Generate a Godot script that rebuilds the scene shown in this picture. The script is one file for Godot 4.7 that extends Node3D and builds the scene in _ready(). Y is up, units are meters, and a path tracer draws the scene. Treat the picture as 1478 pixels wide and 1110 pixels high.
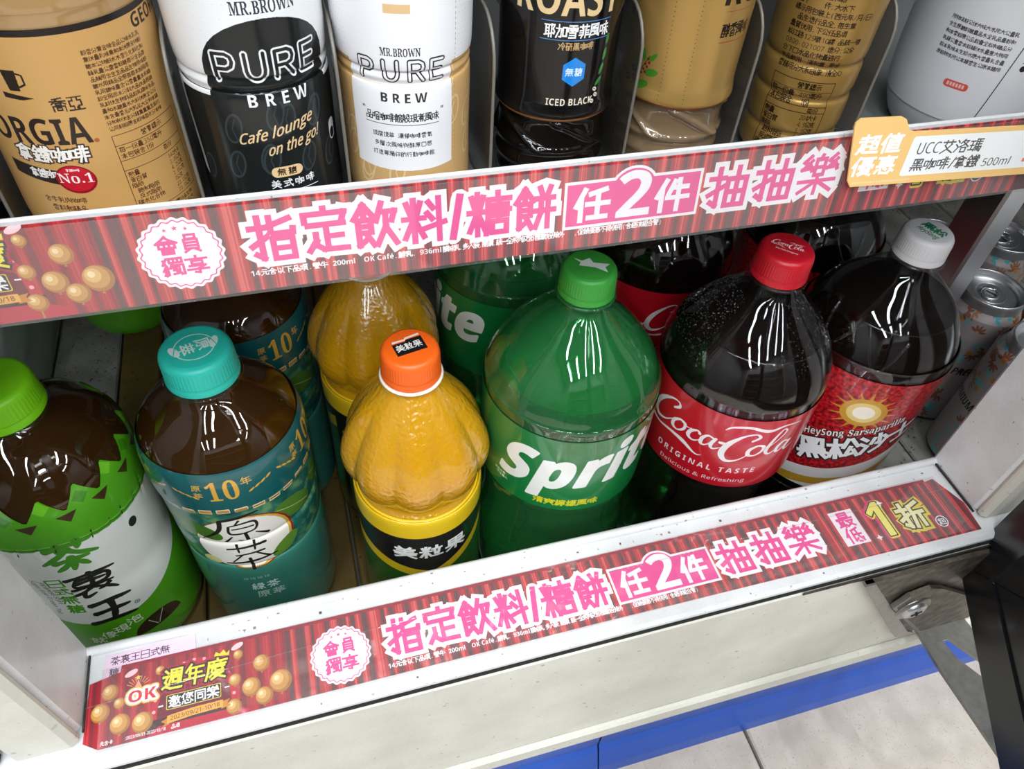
extends Node3D
# The bottom of a chilled drinks cabinet with its door open: large bottles on the deck, coffee bottles on the shelf above, printed strips on both ledges.
# Axes: x along the cabinet, y up from the shop floor, z towards the shopper.

const EYE := Vector3(0, 0.67, 0)
const DECK := 0.124      # where the large bottles stand
const SHELF := 0.47      # where the coffee bottles stand
const SILL := 0.267      # top of the ledge in front of the deck
const STRIP := "promotion strips on the two ledges"

var cab: Node3D

func _ready() -> void:
	rng.seed = 7
	# camera
	var cam := Camera3D.new()
	cam.name = "camera"
	add_child(cam)
	cam.position = EYE
	cam.rotation_degrees = Vector3(-48.0, -19.5, 4.95)
	cam.fov = 54.53
	cam.near = 0.01
	cam.current = true
	# surroundings and exposure
	var we := WorldEnvironment.new()
	we.name = "environment"
	var env := Environment.new()
	env.background_mode = Environment.BG_COLOR
	env.background_color = Color(0.05, 0.05, 0.055)
	env.ambient_light_source = Environment.AMBIENT_SOURCE_DISABLED
	env.tonemap_mode = Environment.TONE_MAPPER_LINEAR
	env.tonemap_exposure = 0.71
	env.sdfgi_enabled = true
	env.ssao_enabled = true
	env.ssil_enabled = true
	we.environment = env
	add_child(we)
	materials()
	# the shop's ceiling tubes, each a lit fitting with its own light
	for e in [[-1.3, "leftmost"], [-0.6, "second from the left"], [0.1, "middle"], [0.8, "second from the right"], [1.5, "rightmost"]]:
		ceiling_tube(Vector3(e[0], 2.585, 0.80), e[1] + " in the near row")
		ceiling_tube(Vector3(e[0], 2.585, 2.35), e[1] + " in the far row")
	room()
	cabinet()
	shelf()
	strips()
	large_bottles()
	coffee_bottles()
	cans()
	plastic_wrap()
	door_and_hinge()

func materials() -> void:
	mat("white_paint", Color.WHITE, 0.32, 0.0, {"albedo_texture": worn(c8(226, 227, 228), c8(212, 212, 212), c8(70, 66, 62), 260, 512, 3), "uv1_triplanar": true, "uv1_world_triplanar": true, "uv1_scale": Vector3(4, 4, 4), "metallic_specular": 0.5})
	mat("cream_paint", Color.WHITE, 0.4, 0.0, {"albedo_texture": worn(c8(216, 214, 203), c8(203, 200, 188), c8(150, 142, 128), 160, 512, 9), "uv1_triplanar": true, "uv1_world_triplanar": true, "uv1_scale": Vector3(3, 3, 3)})
	mat("blue_vinyl", c8(30, 78, 170), 0.35)
	mat("rubber", c8(26, 24, 22), 0.8)
	mat("grime", Color.WHITE, 0.95, 0.0, {"albedo_texture": worn(c8(30, 27, 24), c8(74, 68, 60), c8(12, 10, 10), 900, 256, 14), "uv1_triplanar": true, "uv1_world_triplanar": true, "uv1_scale": Vector3(14, 14, 14)})
	mat("tile", Color.WHITE, 0.45, 0.0, {"albedo_texture": worn(c8(196, 185, 173), c8(180, 168, 156), c8(164, 150, 138), 2600, 512, 17), "uv1_triplanar": true, "uv1_world_triplanar": true, "uv1_scale": Vector3(5.2, 5.2, 5.2)})
	mat("grout", c8(74, 68, 64), 0.9)
	mat("steel", Color.WHITE, 0.34, 0.85, {"albedo_texture": worn(c8(152, 150, 146), c8(138, 135, 130), c8(84, 76, 68), 300, 512, 23), "uv1_triplanar": true, "uv1_world_triplanar": true, "uv1_scale": Vector3(16, 16, 16)})
	mat("stained_steel", Color.WHITE, 0.5, 0.55, {"albedo_texture": worn(c8(122, 114, 104), c8(78, 70, 60), c8(34, 28, 22), 900, 512, 29), "uv1_triplanar": true, "uv1_world_triplanar": true, "uv1_scale": Vector3(14, 14, 14)})
	mat("aluminium", c8(196, 196, 198), 0.32, 0.9)
	mat("black_frame", Color.WHITE, 0.25, 0.0, {"albedo_texture": worn(c8(20, 21, 24), c8(30, 31, 34), c8(90, 88, 86), 60, 512, 31), "uv1_triplanar": true, "uv1_world_triplanar": true, "uv1_scale": Vector3(6, 6, 6)})
	mat("liner", c8(112, 113, 113), 0.5)
	mat("deck_brown", Color.WHITE, 0.5, 0.0, {"albedo_texture": worn(c8(112, 92, 44), c8(84, 68, 32), c8(50, 40, 22), 200, 256, 37), "uv1_triplanar": true, "uv1_world_triplanar": true, "uv1_scale": Vector3(5, 5, 5)})
	mat("deck_grey", Color.WHITE, 0.5, 0.1, {"albedo_texture": worn(c8(158, 156, 150), c8(118, 116, 110), c8(60, 56, 50), 500, 256, 41), "uv1_triplanar": true, "uv1_world_triplanar": true, "uv1_scale": Vector3(6, 6, 6)})
	mat("shop_wall", c8(120, 121, 122), 0.7)
	mat("shop_ceiling", c8(120, 121, 122), 0.8)
	mat("shop_shelf", c8(150, 140, 128), 0.6)
	pane("clear_plastic", c8(205, 208, 208), 0.05)
	pane("door_glass", c8(200, 205, 205), 0.06)
	mat("smoky_plastic", Color(c8(80, 74, 66), 0.46), 0.16, 0.0, {"transparency": BaseMaterial3D.TRANSPARENCY_ALPHA})
	mat("plastic_edge", c8(118, 114, 106), 0.3)
	mat("lamp_glow", Color.WHITE, 0.6, 0.0, {"emission_enabled": true, "emission": c8(248, 252, 255), "emission_energy_multiplier": 9.0})

func ceiling_tube(at: Vector3, which: String) -> void:
	var t := thing("ceiling_tube_lamp", "white fluorescent ceiling fitting, %s" % which, "lamp", at, 0.0, "ceiling tubes above the aisle")
	part("housing", box(Vector3(0.2, 0.05, 1.36), 0.008), M.shop_ceiling, t, Vector3(0, 0.0, 0))
	part("tube", box(Vector3(0.12, 0.012, 1.3), 0.004), M.lamp_glow, t, Vector3(0, -0.03, 0))
	var l := AreaLight3D.new()
	l.name = "lamp_light"
	l.area_size = Vector2(0.12, 1.3)
	l.light_color = Color(0.96, 0.985, 1.0)
	l.light_energy = 2.7
	l.area_range = 8.0
	l.shadow_enabled = true
	t.add_child(l)
	l.position = Vector3(0, -0.04, 0)
	l.rotation.x = -PI / 2

# ---------------------------------------------------------------- the shop
func room() -> void:
	var floor_ := struct("floor", box(Vector3(4.4, 0.06, 4.4)), M.grout, Vector3(0, -0.036, 1.0))
	var tile := box(Vector3(0.297, 0.012, 0.297), 0.0015)
	for i in 9:
		for j in 5:
			var e := part("tile", tile, M.tile, floor_, Vector3(0.1395 + (i - 4) * 0.3, 0.036 - 0.006, -1.0 + 0.003 + (j - 0.5) * 0.3 + 0.15))
			e.rotation.y = PI / 2 * ((i * 7 + j * 3) % 4)
	struct("wall_left", box(Vector3(0.1, 2.8, 4.4)), M.shop_wall, Vector3(-2.15, 1.3, 1.0))
	struct("wall_right", box(Vector3(0.1, 2.8, 4.4)), M.shop_wall, Vector3(2.15, 1.3, 1.0))
	struct("wall_front", box(Vector3(4.4, 2.8, 0.1)), M.shop_wall, Vector3(0, 1.3, 3.15))
	struct("wall_back", box(Vector3(4.4, 2.8, 0.1)), M.shop_wall, Vector3(0, 1.3, -1.15))
	struct("ceiling", box(Vector3(4.4, 0.1, 4.4)), M.shop_ceiling, Vector3(0, 2.66, 1.0))
	# the shelving across the aisle, which the bottles mirror
	var g := thing("gondola_shelf", "tall shelving unit across the aisle behind the shopper", "shelving", Vector3(0.1, 0, 2.5))
	part("back_panel", box(Vector3(2.4, 1.9, 0.03)), M.shop_shelf, g, Vector3(0, 0.95, 0.2))
	for y in [0.12, 0.5, 0.88, 1.26, 1.64]:
		part("shelf", box(Vector3(2.4, 0.03, 0.4), 0.004), M.shop_wall, g, Vector3(0, y, 0))
	for x in [-1.2, 1.2]:
		part("upright", box(Vector3(0.04, 1.9, 0.44), 0.004), M.shop_shelf, g, Vector3(x, 0.95, 0))

# ---------------------------------------------------------------- the cabinet
func cabinet() -> void:
	cab = thing("drinks_cabinet", "white chilled drinks cabinet with a ledge, deck and shelf", "refrigerator", Vector3(0, 0, -0.147))
	var c := cab
	# z below is measured from the front of the plinth
	part("plinth", box(Vector3(3.0, 0.1725, 0.05), 0.001), M.cream_paint, c, Vector3(0.1, 0.17225, -0.0234))
	part("plinth_lip", box(Vector3(3.0, 0.02, 0.006), 0.002), M.cream_paint, c, Vector3(0.1, 0.098, 0.0033))
	part("sill_gasket", box(Vector3(3.0, 0.0018, 0.054)), M.rubber, c, Vector3(0.1, 0.2595, -0.0264))
	var sill := part("sill", box(Vector3(3.0, 0.0065, 0.0635), 0.002), M.white_paint, c, Vector3(0.1, SILL - 0.0033, -0.0318))
	part("bead", tube([Vector3(-1.5, 0, 0), Vector3(1.5, 0, 0)], 0.0028, 10), M.white_paint, sill, Vector3(0, 0.0042, -0.0288))
	part("sill_back", box(Vector3(3.0, 0.13, 0.004)), M.white_paint, c, Vector3(0.1, 0.195, -0.0655))
	for side in [-1.0, 1.0]:
		var x := -0.151 if side < 0 else 0.387
		# mullion: a white box, a cream bead on its front, black gasket beside it
		var m := part("mullion", box(Vector3(0.07, 1.62, 0.044), 0.002), M.white_paint, c, Vector3(x + side * 0.035, SILL + 0.81, -0.0415))
		part("front_bead", box(Vector3(0.03, 1.62, 0.008), 0.003), M.cream_paint, m, Vector3(-side * 0.02, 0, 0.0255))
		part("gasket", box(Vector3(0.012, 1.62, 0.008), 0.002), M.rubber, m, Vector3(side * 0.006, 0, 0.026))
		part("grime_line", box(Vector3(0.0009, 0.001, 0.044)), M.grime, m, Vector3(-side * 0.036, -0.8085, 0.001))
	part("deck_support", box(Vector3(3.0, 0.02, 0.62)), M.liner, c, Vector3(0.1, DECK - 0.022, -0.38))
	# deck boards run into the depth
	var x := -0.62
	var i := 0
	while x < 1.3:
		var brown := x > -0.245 and x < 0.02
		var w := 0.038 if brown else 0.06
		part("deck_board", box(Vector3(w - 0.002, 0.012, 0.6), 0.0015), M.deck_brown if brown else M.deck_grey, c, Vector3(x + w / 2, DECK - 0.006, -0.37))
		x += w
		i += 1
	part("back_liner", box(Vector3(3.0, 1.8, 0.02)), M.liner, c, Vector3(0.1, 1.0, -0.72))
	part("side_liner", box(Vector3(0.03, 1.9, 0.74)), M.liner, c, Vector3(-1.41, 0.95, -0.36))
	part("side_liner", box(Vector3(0.03, 1.9, 0.74)), M.liner, c, Vector3(1.61, 0.95, -0.36))
	part("roof", box(Vector3(3.05, 0.1, 0.78), 0.004), M.white_paint, c, Vector3(0.1, 1.94, -0.36))
	part("top_shelf", box(Vector3(2.6, 0.012, 0.44)), M.liner, c, Vector3(0.1, 0.86, -0.336))
	# upright that carries the shelf on the right
	part("shelf_upright", box(Vector3(0.022, 0.34, 0.03), 0.002), M.aluminium, c, Vector3(0.484, DECK + 0.17, -0.2))
	var stain := []
	for k in 40:
		stain.append(Vector2(0.25 + k * 0.0056, 0.2602))
	for k in range(39, -1, -1):
		stain.append(Vector2(0.25 + k * 0.0056, 0.2575 - 0.012 * smoothstep(0.0, 1.0, k / 26.0) * rng.randf_range(0.35, 1.0)))
	part("grime", slab(stain, 0.0006), M.grime, c, Vector3(0, 0, 0.0020))
	var bb := struct("baseboard_front", base_strip(-1.4, 0.1515), M.blue_vinyl, Vector3(0, 0, -0.147))
	part("vinyl_length", base_strip(0.1528, 1.6), M.blue_vinyl, bb)

func shelf() -> void:
	var s := part("shelf", box(Vector3(2.6, 0.008, 0.434)), M.liner, cab, Vector3(0.1, SHELF - 0.0041, -0.335))
	var rail := part("price_rail", box(Vector3(2.6, 0.0405, 0.0022), 0.0008), M.white_paint, s, Vector3(0, 0.0189, 0.2305))
	rail.rotation.x = deg_to_rad(-8)
	# dividers between the bottle lanes
	var outline := [Vector2(-0.30, 0.0), Vector2(0.0, 0.0), Vector2(0.0, 0.061)]
	for k in 7:
		var t := PI / 2 * k / 6.0
		outline.append(Vector2(-0.018 + 0.018 * cos(t), 0.061 + 0.018 * sin(t)))
	outline.append(Vector2(-0.30, 0.079))
	var plate := slab(outline, 0.0014)
	var rim_pts := [Vector3(0, 0, 0)]
	for k in range(2, outline.size()):
		rim_pts.append(Vector3(outline[k].x, outline[k].y, 0))
	var rim := tube(rim_pts, 0.0007, 8)
	for dx in [-0.1105, -0.0402, 0.0190, 0.0808, 0.1445, 0.2005, 0.2685]:
		var d := part("divider", plate, M.smoky_plastic, cab, Vector3(dx, SHELF + 0.0004, -0.135))
		d.rotation.y = -PI / 2
		part("rim", rim, M.plastic_edge, d)

func base_strip(x0: float, x1: float) -> ArrayMesh:   # a vinyl skirting: upright face, then a toe that runs out onto the floor
	var shape := [Vector2(-0.006, 0.085), Vector2(-0.0025, 0.085), Vector2(-0.002, 0.036), Vector2(0.0015, 0.030), Vector2(0.009, 0.012), Vector2(0.0115, 0.0), Vector2(-0.006, 0.0)]
	var st := SurfaceTool.new()
	st.begin(Mesh.PRIMITIVE_TRIANGLES)
	for i in shape.size():
		var a: Vector2 = shape[i]
		var b: Vector2 = shape[(i + 1) % shape.size()]
		var n := Vector3(0, (b.x - a.x), -(b.y - a.y)).normalized()
		for e in [[a, x0], [a, x1], [b, x1], [a, x0], [b, x1], [b, x0]]:
			st.set_normal(n)
			st.set_uv(Vector2(e[1], e[0].y))
			st.add_vertex(Vector3(e[1], e[0].y, e[0].x))
	return st.commit()

func strips() -> void:
	var p := strip_print()
	var half := p.im.get_width() / 2
	var left := printed("strip_print_one", p.cut(0, half), 0.42)
	var right := printed("strip_print_two", p.cut(half, half), 0.42)
	# lower: lies on the sill, its left corner nicked
	var lo := thing("promotion_strip", "red curtain promotion strip lying on the lower white ledge", "banner", Vector3(-0.151, SILL + 0.0006, -0.1555), 0.0, STRIP)
	lo.rotation.x = -PI / 2
	part("paper", slab([Vector2(0.001, 0.0045), Vector2(0.008, 0.0), Vector2(0.27, 0), Vector2(0.27, 0.0405), Vector2(0.017, 0.0405), Vector2(0.0165, 0.037), Vector2(0.002, 0.034)], 0.0006, Rect2(0, 0, 0.27, 0.0405)), left, lo)
	part("paper", slab([Vector2(0.27, 0), Vector2(0.534, -0.002), Vector2(0.536, 0.018), Vector2(0.527, 0.0395), Vector2(0.52, 0.0385), Vector2(0.52, 0.0405), Vector2(0.27, 0.0405)], 0.0006, Rect2(0.27, 0, 0.27, 0.0405)), right, lo)
	var film := part("clear_film", box(Vector3(0.52, 0.042, 0.0003)), M.clear_plastic, lo, Vector3(0.268, 0.0195, 0.0012))
	film.rotation.z = 0.002
	var tape := part("tape", tube([Vector3(0.001, 0.0215, 0.0016), Vector3(0.11, 0.026, 0.0018), Vector3(0.2, 0.0285, 0.0016), Vector3(0.3, 0.027, 0.0019), Vector3(0.4, 0.029, 0.0016), Vector3(0.53, 0.0295, 0.002)], 0.00035, 6), M.clear_plastic, lo)
	tape.set_meta("label", "clear tape ridge")
	# upper: in the shelf's rail
	var up := thing("promotion_strip", "red curtain promotion strip in the rail of the upper shelf", "banner", Vector3(-0.1728, 0.4657, -0.2457), 0.0, STRIP)
	up.rotation.x = deg_to_rad(-8)
	part("paper", slab([Vector2(0, 0), Vector2(0.2614, 0), Vector2(0.2614, 0.0385), Vector2(0, 0.0385)], 0.0006, Rect2(0, 0.003, 0.2614, 0.0385)), left, up)
	part("paper", slab([Vector2(0.2614, 0), Vector2(0.56, 0), Vector2(0.56, 0.0385), Vector2(0.2614, 0.0385)], 0.0006, Rect2(0.2614, 0.003, 0.2614, 0.0385)), right, up)
	part("clear_cover", box(Vector3(0.9, 0.0385, 0.0004)), M.clear_plastic, up, Vector3(0.35, 0.0188, 0.0016))
	# price tag, clipped over the upper strip
	var tp := price_tag_print()
	var tag_shape := [Vector2(0.0235, 0.0), Vector2(0.2, 0.0), Vector2(0.2, 0.0252), Vector2(0.0345, 0.0252), Vector2(0.031, 0.0262), Vector2(0.027, 0.0312), Vector2(0.024, 0.0325), Vector2(0.0025, 0.0325), Vector2(0.0005, 0.0305), Vector2(0.0005, 0.029), Vector2(0.0075, 0.003), Vector2(0.010, 0.0)]
	var tag_ := thing("price_tag", "orange and white price tag clipped to the upper shelf rail", "price tag", Vector3(0.2345, 0.4822, -0.2440))
	tag_.rotation = Vector3(deg_to_rad(-8), 0, deg_to_rad(-2.6))
	part("card", slab(tag_shape, 0.0008, Rect2(0, 0, 0.2, 0.0325)), printed("price_print", tp.tex(), 0.45), tag_)
	var pt := thing("shelf_label", "small pale pink product label at the left end of the ledge", "label", Vector3(-0.143, SILL + 0.0004, -0.1905))
	pt.rotation.x = -PI / 2
	part("paper", slab([Vector2(0, 0), Vector2(0.046, 0.001), Vector2(0.0455, 0.0145), Vector2(0.001, 0.0125)], 0.0003, Rect2(0, -0.0015, 0.046, 0.016)), printed("pink_print", pink_tag_print().tex(), 0.5), pt)

# ---------------------------------------------------------------- print: a small canvas for labels, in millimetres
class Print:
	var im: Image
	var k := 1.0
	var xf := Transform2D()
	static var shapes := {}
	static var fonts := {}

	func _init(w: float, h: float, px_per_mm: float, bg: Color) -> void:
		k = px_per_mm
		im = Image.create(maxi(8, int(w * k)), maxi(8, int(h * k)), false, Image.FORMAT_RGB8)
		im.fill(bg)
		xf = Transform2D(0.0, Vector2.ZERO).scaled(Vector2(k, k))

	func turned(at: Vector2, angle: float) -> void:
		xf = Transform2D(angle, at)
		xf = Transform2D(xf.x * k, xf.y * k, at * k)

	func straight() -> void:
		xf = Transform2D(Vector2(k, 0), Vector2(0, k), Vector2.ZERO)

	func fill(rings: Array, c: Color) -> void:
		var y0 := 1e9
		var y1 := -1e9
		var all := []
		for r in rings:
			var q := PackedVector2Array()
			for p in r:
				var t: Vector2 = xf * p
				q.append(t)
				y0 = minf(y0, t.y)
				y1 = maxf(y1, t.y)
			all.append(q)
		var a := maxi(0, int(floor(y0)))
		var b := mini(im.get_height() - 1, int(ceil(y1)))
		if b < a:
			return
		var rows := []
		for i in b - a + 1:
			rows.append([])
		for q in all:
			var n: int = q.size()
			for i in n:
				var p: Vector2 = q[i]
				var s: Vector2 = q[(i + 1) % n]
				if p.y == s.y:
					continue
				if p.y > s.y:
					var w := p
					p = s
					s = w
				var f := (s.x - p.x) / (s.y - p.y)
				var r0 := maxi(a, int(ceil(p.y - 0.5)))
				var r1 := mini(b, int(ceil(s.y - 0.5)) - 1)
				for y in range(r0, r1 + 1):
					rows[y - a].append(p.x + (y + 0.5 - p.y) * f)
		var wide := im.get_width()
		for i in rows.size():
			var xs: Array = rows[i]
			xs.sort()
			for j in range(0, xs.size() - 1, 2):
				var x0 := maxi(0, int(round(xs[j])))
				var x1 := mini(wide, int(round(xs[j + 1])))
				if x1 > x0:
					im.fill_rect(Rect2i(x0, a + i, x1 - x0, 1), c)

	func rect(x: float, y: float, w: float, h: float, c: Color) -> void:
		fill([[Vector2(x, y), Vector2(x + w, y), Vector2(x + w, y + h), Vector2(x, y + h)]], c)

	func oval(x: float, y: float, rx: float, ry: float, c: Color, n := 28, turn := 0.0) -> void:
		var r := []
		for i in n:
			var t := TAU * i / n
			r.append(Vector2(x, y) + Vector2(cos(t) * rx, sin(t) * ry).rotated(turn))
		fill([r], c)

	func round_rect(x: float, y: float, w: float, h: float, r: float, c: Color) -> void:
		var q := []
		for e in [[x + w - r, y + r, -PI / 2], [x + w - r, y + h - r, 0.0], [x + r, y + h - r, PI / 2], [x + r, y + r, PI]]:
			for i in 6:
				var t: float = e[2] + PI / 2 * i / 5.0
				q.append(Vector2(e[0] + cos(t) * r, e[1] + sin(t) * r))
		fill([q], c)

	func line(pts: Array, w: float, c: Color, blunt := false) -> void:
		var h := w / 2
		for i in pts.size() - 1:
			var p: Vector2 = pts[i]
			var q: Vector2 = pts[i + 1]
			var d := (q - p).normalized()
			var n := d.orthogonal() * h
			var e := d * h if blunt else Vector2.ZERO
			fill([[p - e + n, q + e + n, q + e - n, p - e - n]], c)
			if not blunt and w * k > 2.5:
				if i == 0:
					oval(p.x, p.y, h, h, c, 10)
				oval(q.x, q.y, h, h, c, 10)

	func brush(pts: Array, widths: Array, c: Color) -> void:   # a pen line whose width changes
		var smooth := Print.curve(pts, 8)
		var n := smooth.size()
		for i in n - 1:
			var t0 := float(i) / (n - 1) * (widths.size() - 1)
			var t1 := float(i + 1) / (n - 1) * (widths.size() - 1)
			var w0: float = lerpf(widths[int(t0)], widths[mini(int(t0) + 1, widths.size() - 1)], t0 - int(t0)) / 2
			var w1: float = lerpf(widths[mini(int(t1), widths.size() - 1)], widths[mini(int(t1) + 1, widths.size() - 1)], t1 - int(t1)) / 2
			var p: Vector2 = smooth[i]
			var q: Vector2 = smooth[i + 1]
			var o := (q - p).normalized().orthogonal()
			fill([[p + o * w0, q + o * w1, q - o * w1, p - o * w0]], c)
			oval(q.x, q.y, w1, w1, c, 10)

	static func curve(pts: Array, steps: int) -> Array:
		var out := []
		var n := pts.size()
		for i in n - 1:
			for s in steps:
				var t := float(s) / steps
				out.append(pts[i].cubic_interpolate(pts[i + 1], pts[maxi(0, i - 1)], pts[mini(n - 1, i + 2)], t))
		out.append(pts[n - 1])
		return out

	static func strokes(ch: String) -> Array:
		if shapes.has(ch):
			return shapes[ch]
		var out := []
		var d: String = HAN.get(ch, "")
		if d and d.unicode_at(0) < 128:
			for s in d.split("|"):
				var l := []
				for p in s.split(" "):
					var xy := p.split(",")
					l.append(Vector2(float(xy[0]), float(xy[1])) / 100.0)
				out.append(l)
		elif d:
			for piece in d.split(";"):
				var f := piece.split(" ")
				var o := Vector2(float(f[1]), float(f[2])) / 100.0
				var e := Vector2(float(f[3]), float(f[4])) / 100.0
				for s in strokes(f[0]):
					out.append(s.map(func(p): return o + p * e))
		shapes[ch] = out
		return out

	# a row of characters; x, y is the upper left corner
	func han(text: String, x: float, y: float, w: float, h: float, c: Color, weight: float, step := 0.0, edge := 0.0, edge_c := Color.WHITE, slant := 0.0, down := 0.0) -> void:
		var dx := step if step else w * 1.08
		for pas in (2 if edge else 1):
			var wide := weight + 2 * edge if edge and pas == 0 else weight
			var col := edge_c if edge and pas == 0 else c
			var pen := x
			for i in text.length():
				var ch := text[i]
				var at := Vector2(x if down else pen, y + down * i)
				if ch.unicode_at(0) < 128 or ch in "、。・":
					if ch != " ":
						latin(ch if ch.unicode_at(0) < 128 else ".", at.x + w * 0.08, at.y + h * 0.95, h * 0.85, col, {"face": "sans", "ow": edge if pas == 0 else 0.0, "oc": col, "sx": minf(1.0, w / h)})
					pen += dx * 0.62
					continue
				pen += dx
				for s in Print.strokes(ch):
					line(s.map(func(p): return at + Vector2(p.x * w + (0.5 - p.y) * slant * h, p.y * h)), wide, col, wide * k > 3.0)

	func ink(ch: String, x: float, y: float, w: float, h: float, c: Color, weight: float, slant := 0.0) -> void:   # one character in a loaded brush: strokes swell at the start and thin out
		for s in Print.strokes(ch):
			var q: Array = s.map(func(p): return Vector2(x + p.x * w + (0.5 - p.y) * slant * h, y + p.y * h))
			if q.size() == 2:
				q.insert(1, (q[0] + q[1]) / 2 + (q[1] - q[0]).orthogonal() * 0.06)
			brush(q, [weight * 1.15, weight * 0.85, weight * 1.0, weight * 0.55], c)

	static func glyph(face: String, code: int) -> Array:   # [rings in units of the cap height, advance]
		var key := face + str(code)
		if shapes.has(key):
			return shapes[key]
		if not fonts.has(face):
			var f := SystemFont.new()
			f.font_names = PackedStringArray(["Droid Serif" if face.begins_with("serif") else "Droid Sans Mono" if face == "mono" else "Droid Sans"])
			f.font_weight = 700 if face.ends_with("bold") else 400
			fonts[face] = f
		var ts := TextServerManager.get_primary_interface()
		var rid: RID = fonts[face].get_rids()[0]
		var g := ts.font_get_glyph_index(rid, 64, code, 0)
		var d := ts.font_get_glyph_contours(rid, 64, g)
		var u := 1.0 / (64 * 0.714)
		var rings := []
		var first := 0
		for last in d.get("contours", []):
			var pts := []
			var n: int = last - first + 1
			for i in n:
				var p: Vector3 = d.points[first + i]
				var q: Vector3 = d.points[first + (i + 1) % n]
				if p.z > 0.5:
					pts.append(Vector2(p.x, p.y) * u)
				else:
					var b: Vector3 = d.points[first + (i + n - 1) % n]
					var s := Vector2(b.x, b.y) if b.z > 0.5 else Vector2(b.x + p.x, b.y + p.y) / 2
					var e := Vector2(q.x, q.y) if q.z > 0.5 else Vector2(q.x + p.x, q.y + p.y) / 2
					for t in [0.25, 0.5, 0.75, 1.0]:
						pts.append(s.lerp(Vector2(p.x, p.y), t).lerp(Vector2(p.x, p.y).lerp(e, t), t) * u)
			rings.append(pts)
			first = last + 1
		shapes[key] = [rings, ts.font_get_glyph_advance(rid, 64, g).x * u]
		return shapes[key]

	# a row of letters; x, y is the left end of the baseline, cap the height of a capital. "w" fits the row to a width
	func latin(text: String, x: float, y: float, cap: float, c: Color, o := {}) -> void:
		var face: String = o.get("face", "sans_bold")
		var track: float = o.get("track", 0.0)
		var total := 0.0
		for i in text.length():
			total += Print.glyph(face, text.unicode_at(i))[1] * cap + track
		var sx: float = o.w / total if o.has("w") else o.get("sx", 1.0)
		var slant: float = o.get("slant", 0.0)
		var at := x - (total * sx / 2 if o.get("center", false) else 0.0)
		var rise: float = o.get("rise", 0.0)   # the baseline climbs by so much per unit of length
		for pas in (2 if o.get("ow", 0.0) > 0.0 else 1):
			var pen := at
			for i in text.length():
				var g := Print.glyph(face, text.unicode_at(i))
				var rings := []
				for r in g[0]:
					rings.append(r.map(func(p): return Vector2(pen + p.x * cap * sx - p.y * cap * slant, y + p.y * cap - (pen + p.x * cap * sx - at) * rise)))
				if pas == 0 and o.get("ow", 0.0) > 0.0:
					for r in rings:
						line(r + [r[0]], o.ow * 2, o.oc)
					fill(rings, o.oc)
				else:
					fill(rings, c)
				pen += (g[1] * cap + track) * sx

	func star(x: float, y: float, r: float, c: Color, points := 5, inner := 0.42) -> void:
		var q := []
		for i in points * 2:
			q.append(Vector2(x, y) + Vector2.from_angle(-PI / 2 + PI * i / points) * (r if i % 2 == 0 else r * inner))
		fill([q], c)

	func cut(x: int, w: int) -> ImageTexture:
		return ImageTexture.create_from_image(im.get_region(Rect2i(x, 0, w, im.get_height())))

	func tex() -> ImageTexture:
		return ImageTexture.create_from_image(im)


# ---------------------------------------------------------------- nodes
var names := {}
var rng := RandomNumberGenerator.new()
var M := {}

func numbered(called: String) -> String:
	names[called] = names.get(called, -1) + 1
	return called if names[called] == 0 else "%s_%03d" % [called, names[called]]

func tag(o: Node3D, label: String, category: String, group := "") -> Node3D:
	o.set_meta("label", label)
	o.set_meta("category", category)
	if group:
		o.set_meta("group", group)
	return o

func thing(called: String, label: String, category: String, at := Vector3.ZERO, turn := 0.0, group := "") -> Node3D:
	var o := Node3D.new()
	o.name = numbered(called)
	add_child(o)
	o.position = at
	o.rotation.y = turn
	return tag(o, label, category, group)

func part(called: String, mesh: Mesh, m: Material, parent: Node3D, at := Vector3.ZERO) -> MeshInstance3D:
	var o := MeshInstance3D.new()
	o.name = called
	o.mesh = mesh
	o.material_override = m
	o.position = at
	parent.add_child(o, true)
	return o

func struct(called: String, mesh: Mesh, m: Material, at := Vector3.ZERO) -> MeshInstance3D:
	var o := part(called, mesh, m, self, at)
	o.set_meta("kind", "structure")
	return o

func piece(called: String, mesh: Mesh, m: Material, label: String, category: String, at := Vector3.ZERO, group := "") -> MeshInstance3D:
	var o := part(numbered(called), mesh, m, self, at)
	tag(o, label, category, group)
	return o

func copy_of(o: Node3D, at: Vector3, turn: float, label: String, group := "") -> Node3D:
	var c: Node3D = o.duplicate()
	c.name = numbered(String(o.name))
	add_child(c)
	c.position = at
	c.rotation.y = turn
	c.set_meta("label", label)
	if group:
		c.set_meta("group", group)
	return c

# ---------------------------------------------------------------- materials
func mat(called: String, c: Color, rough := 0.5, metal := 0.0, more := {}) -> StandardMaterial3D:
	var m := StandardMaterial3D.new()
	m.resource_name = called
	m.albedo_color = c
	m.roughness = rough
	m.metallic = metal
	for key in more:
		m.set(key, more[key])
	M[called] = m
	return m

func printed(called: String, t: Texture2D, rough := 0.35, more := {}) -> StandardMaterial3D:
	return mat(called, Color.WHITE, rough, 0.0, {"albedo_texture": t, "texture_repeat": false}.merged(more, true))

func pane(called: String, c: Color, alpha: float, rough := 0.04) -> StandardMaterial3D:
	return mat(called, Color(c, alpha), rough, 0.0, {"transparency": BaseMaterial3D.TRANSPARENCY_ALPHA})

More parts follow.
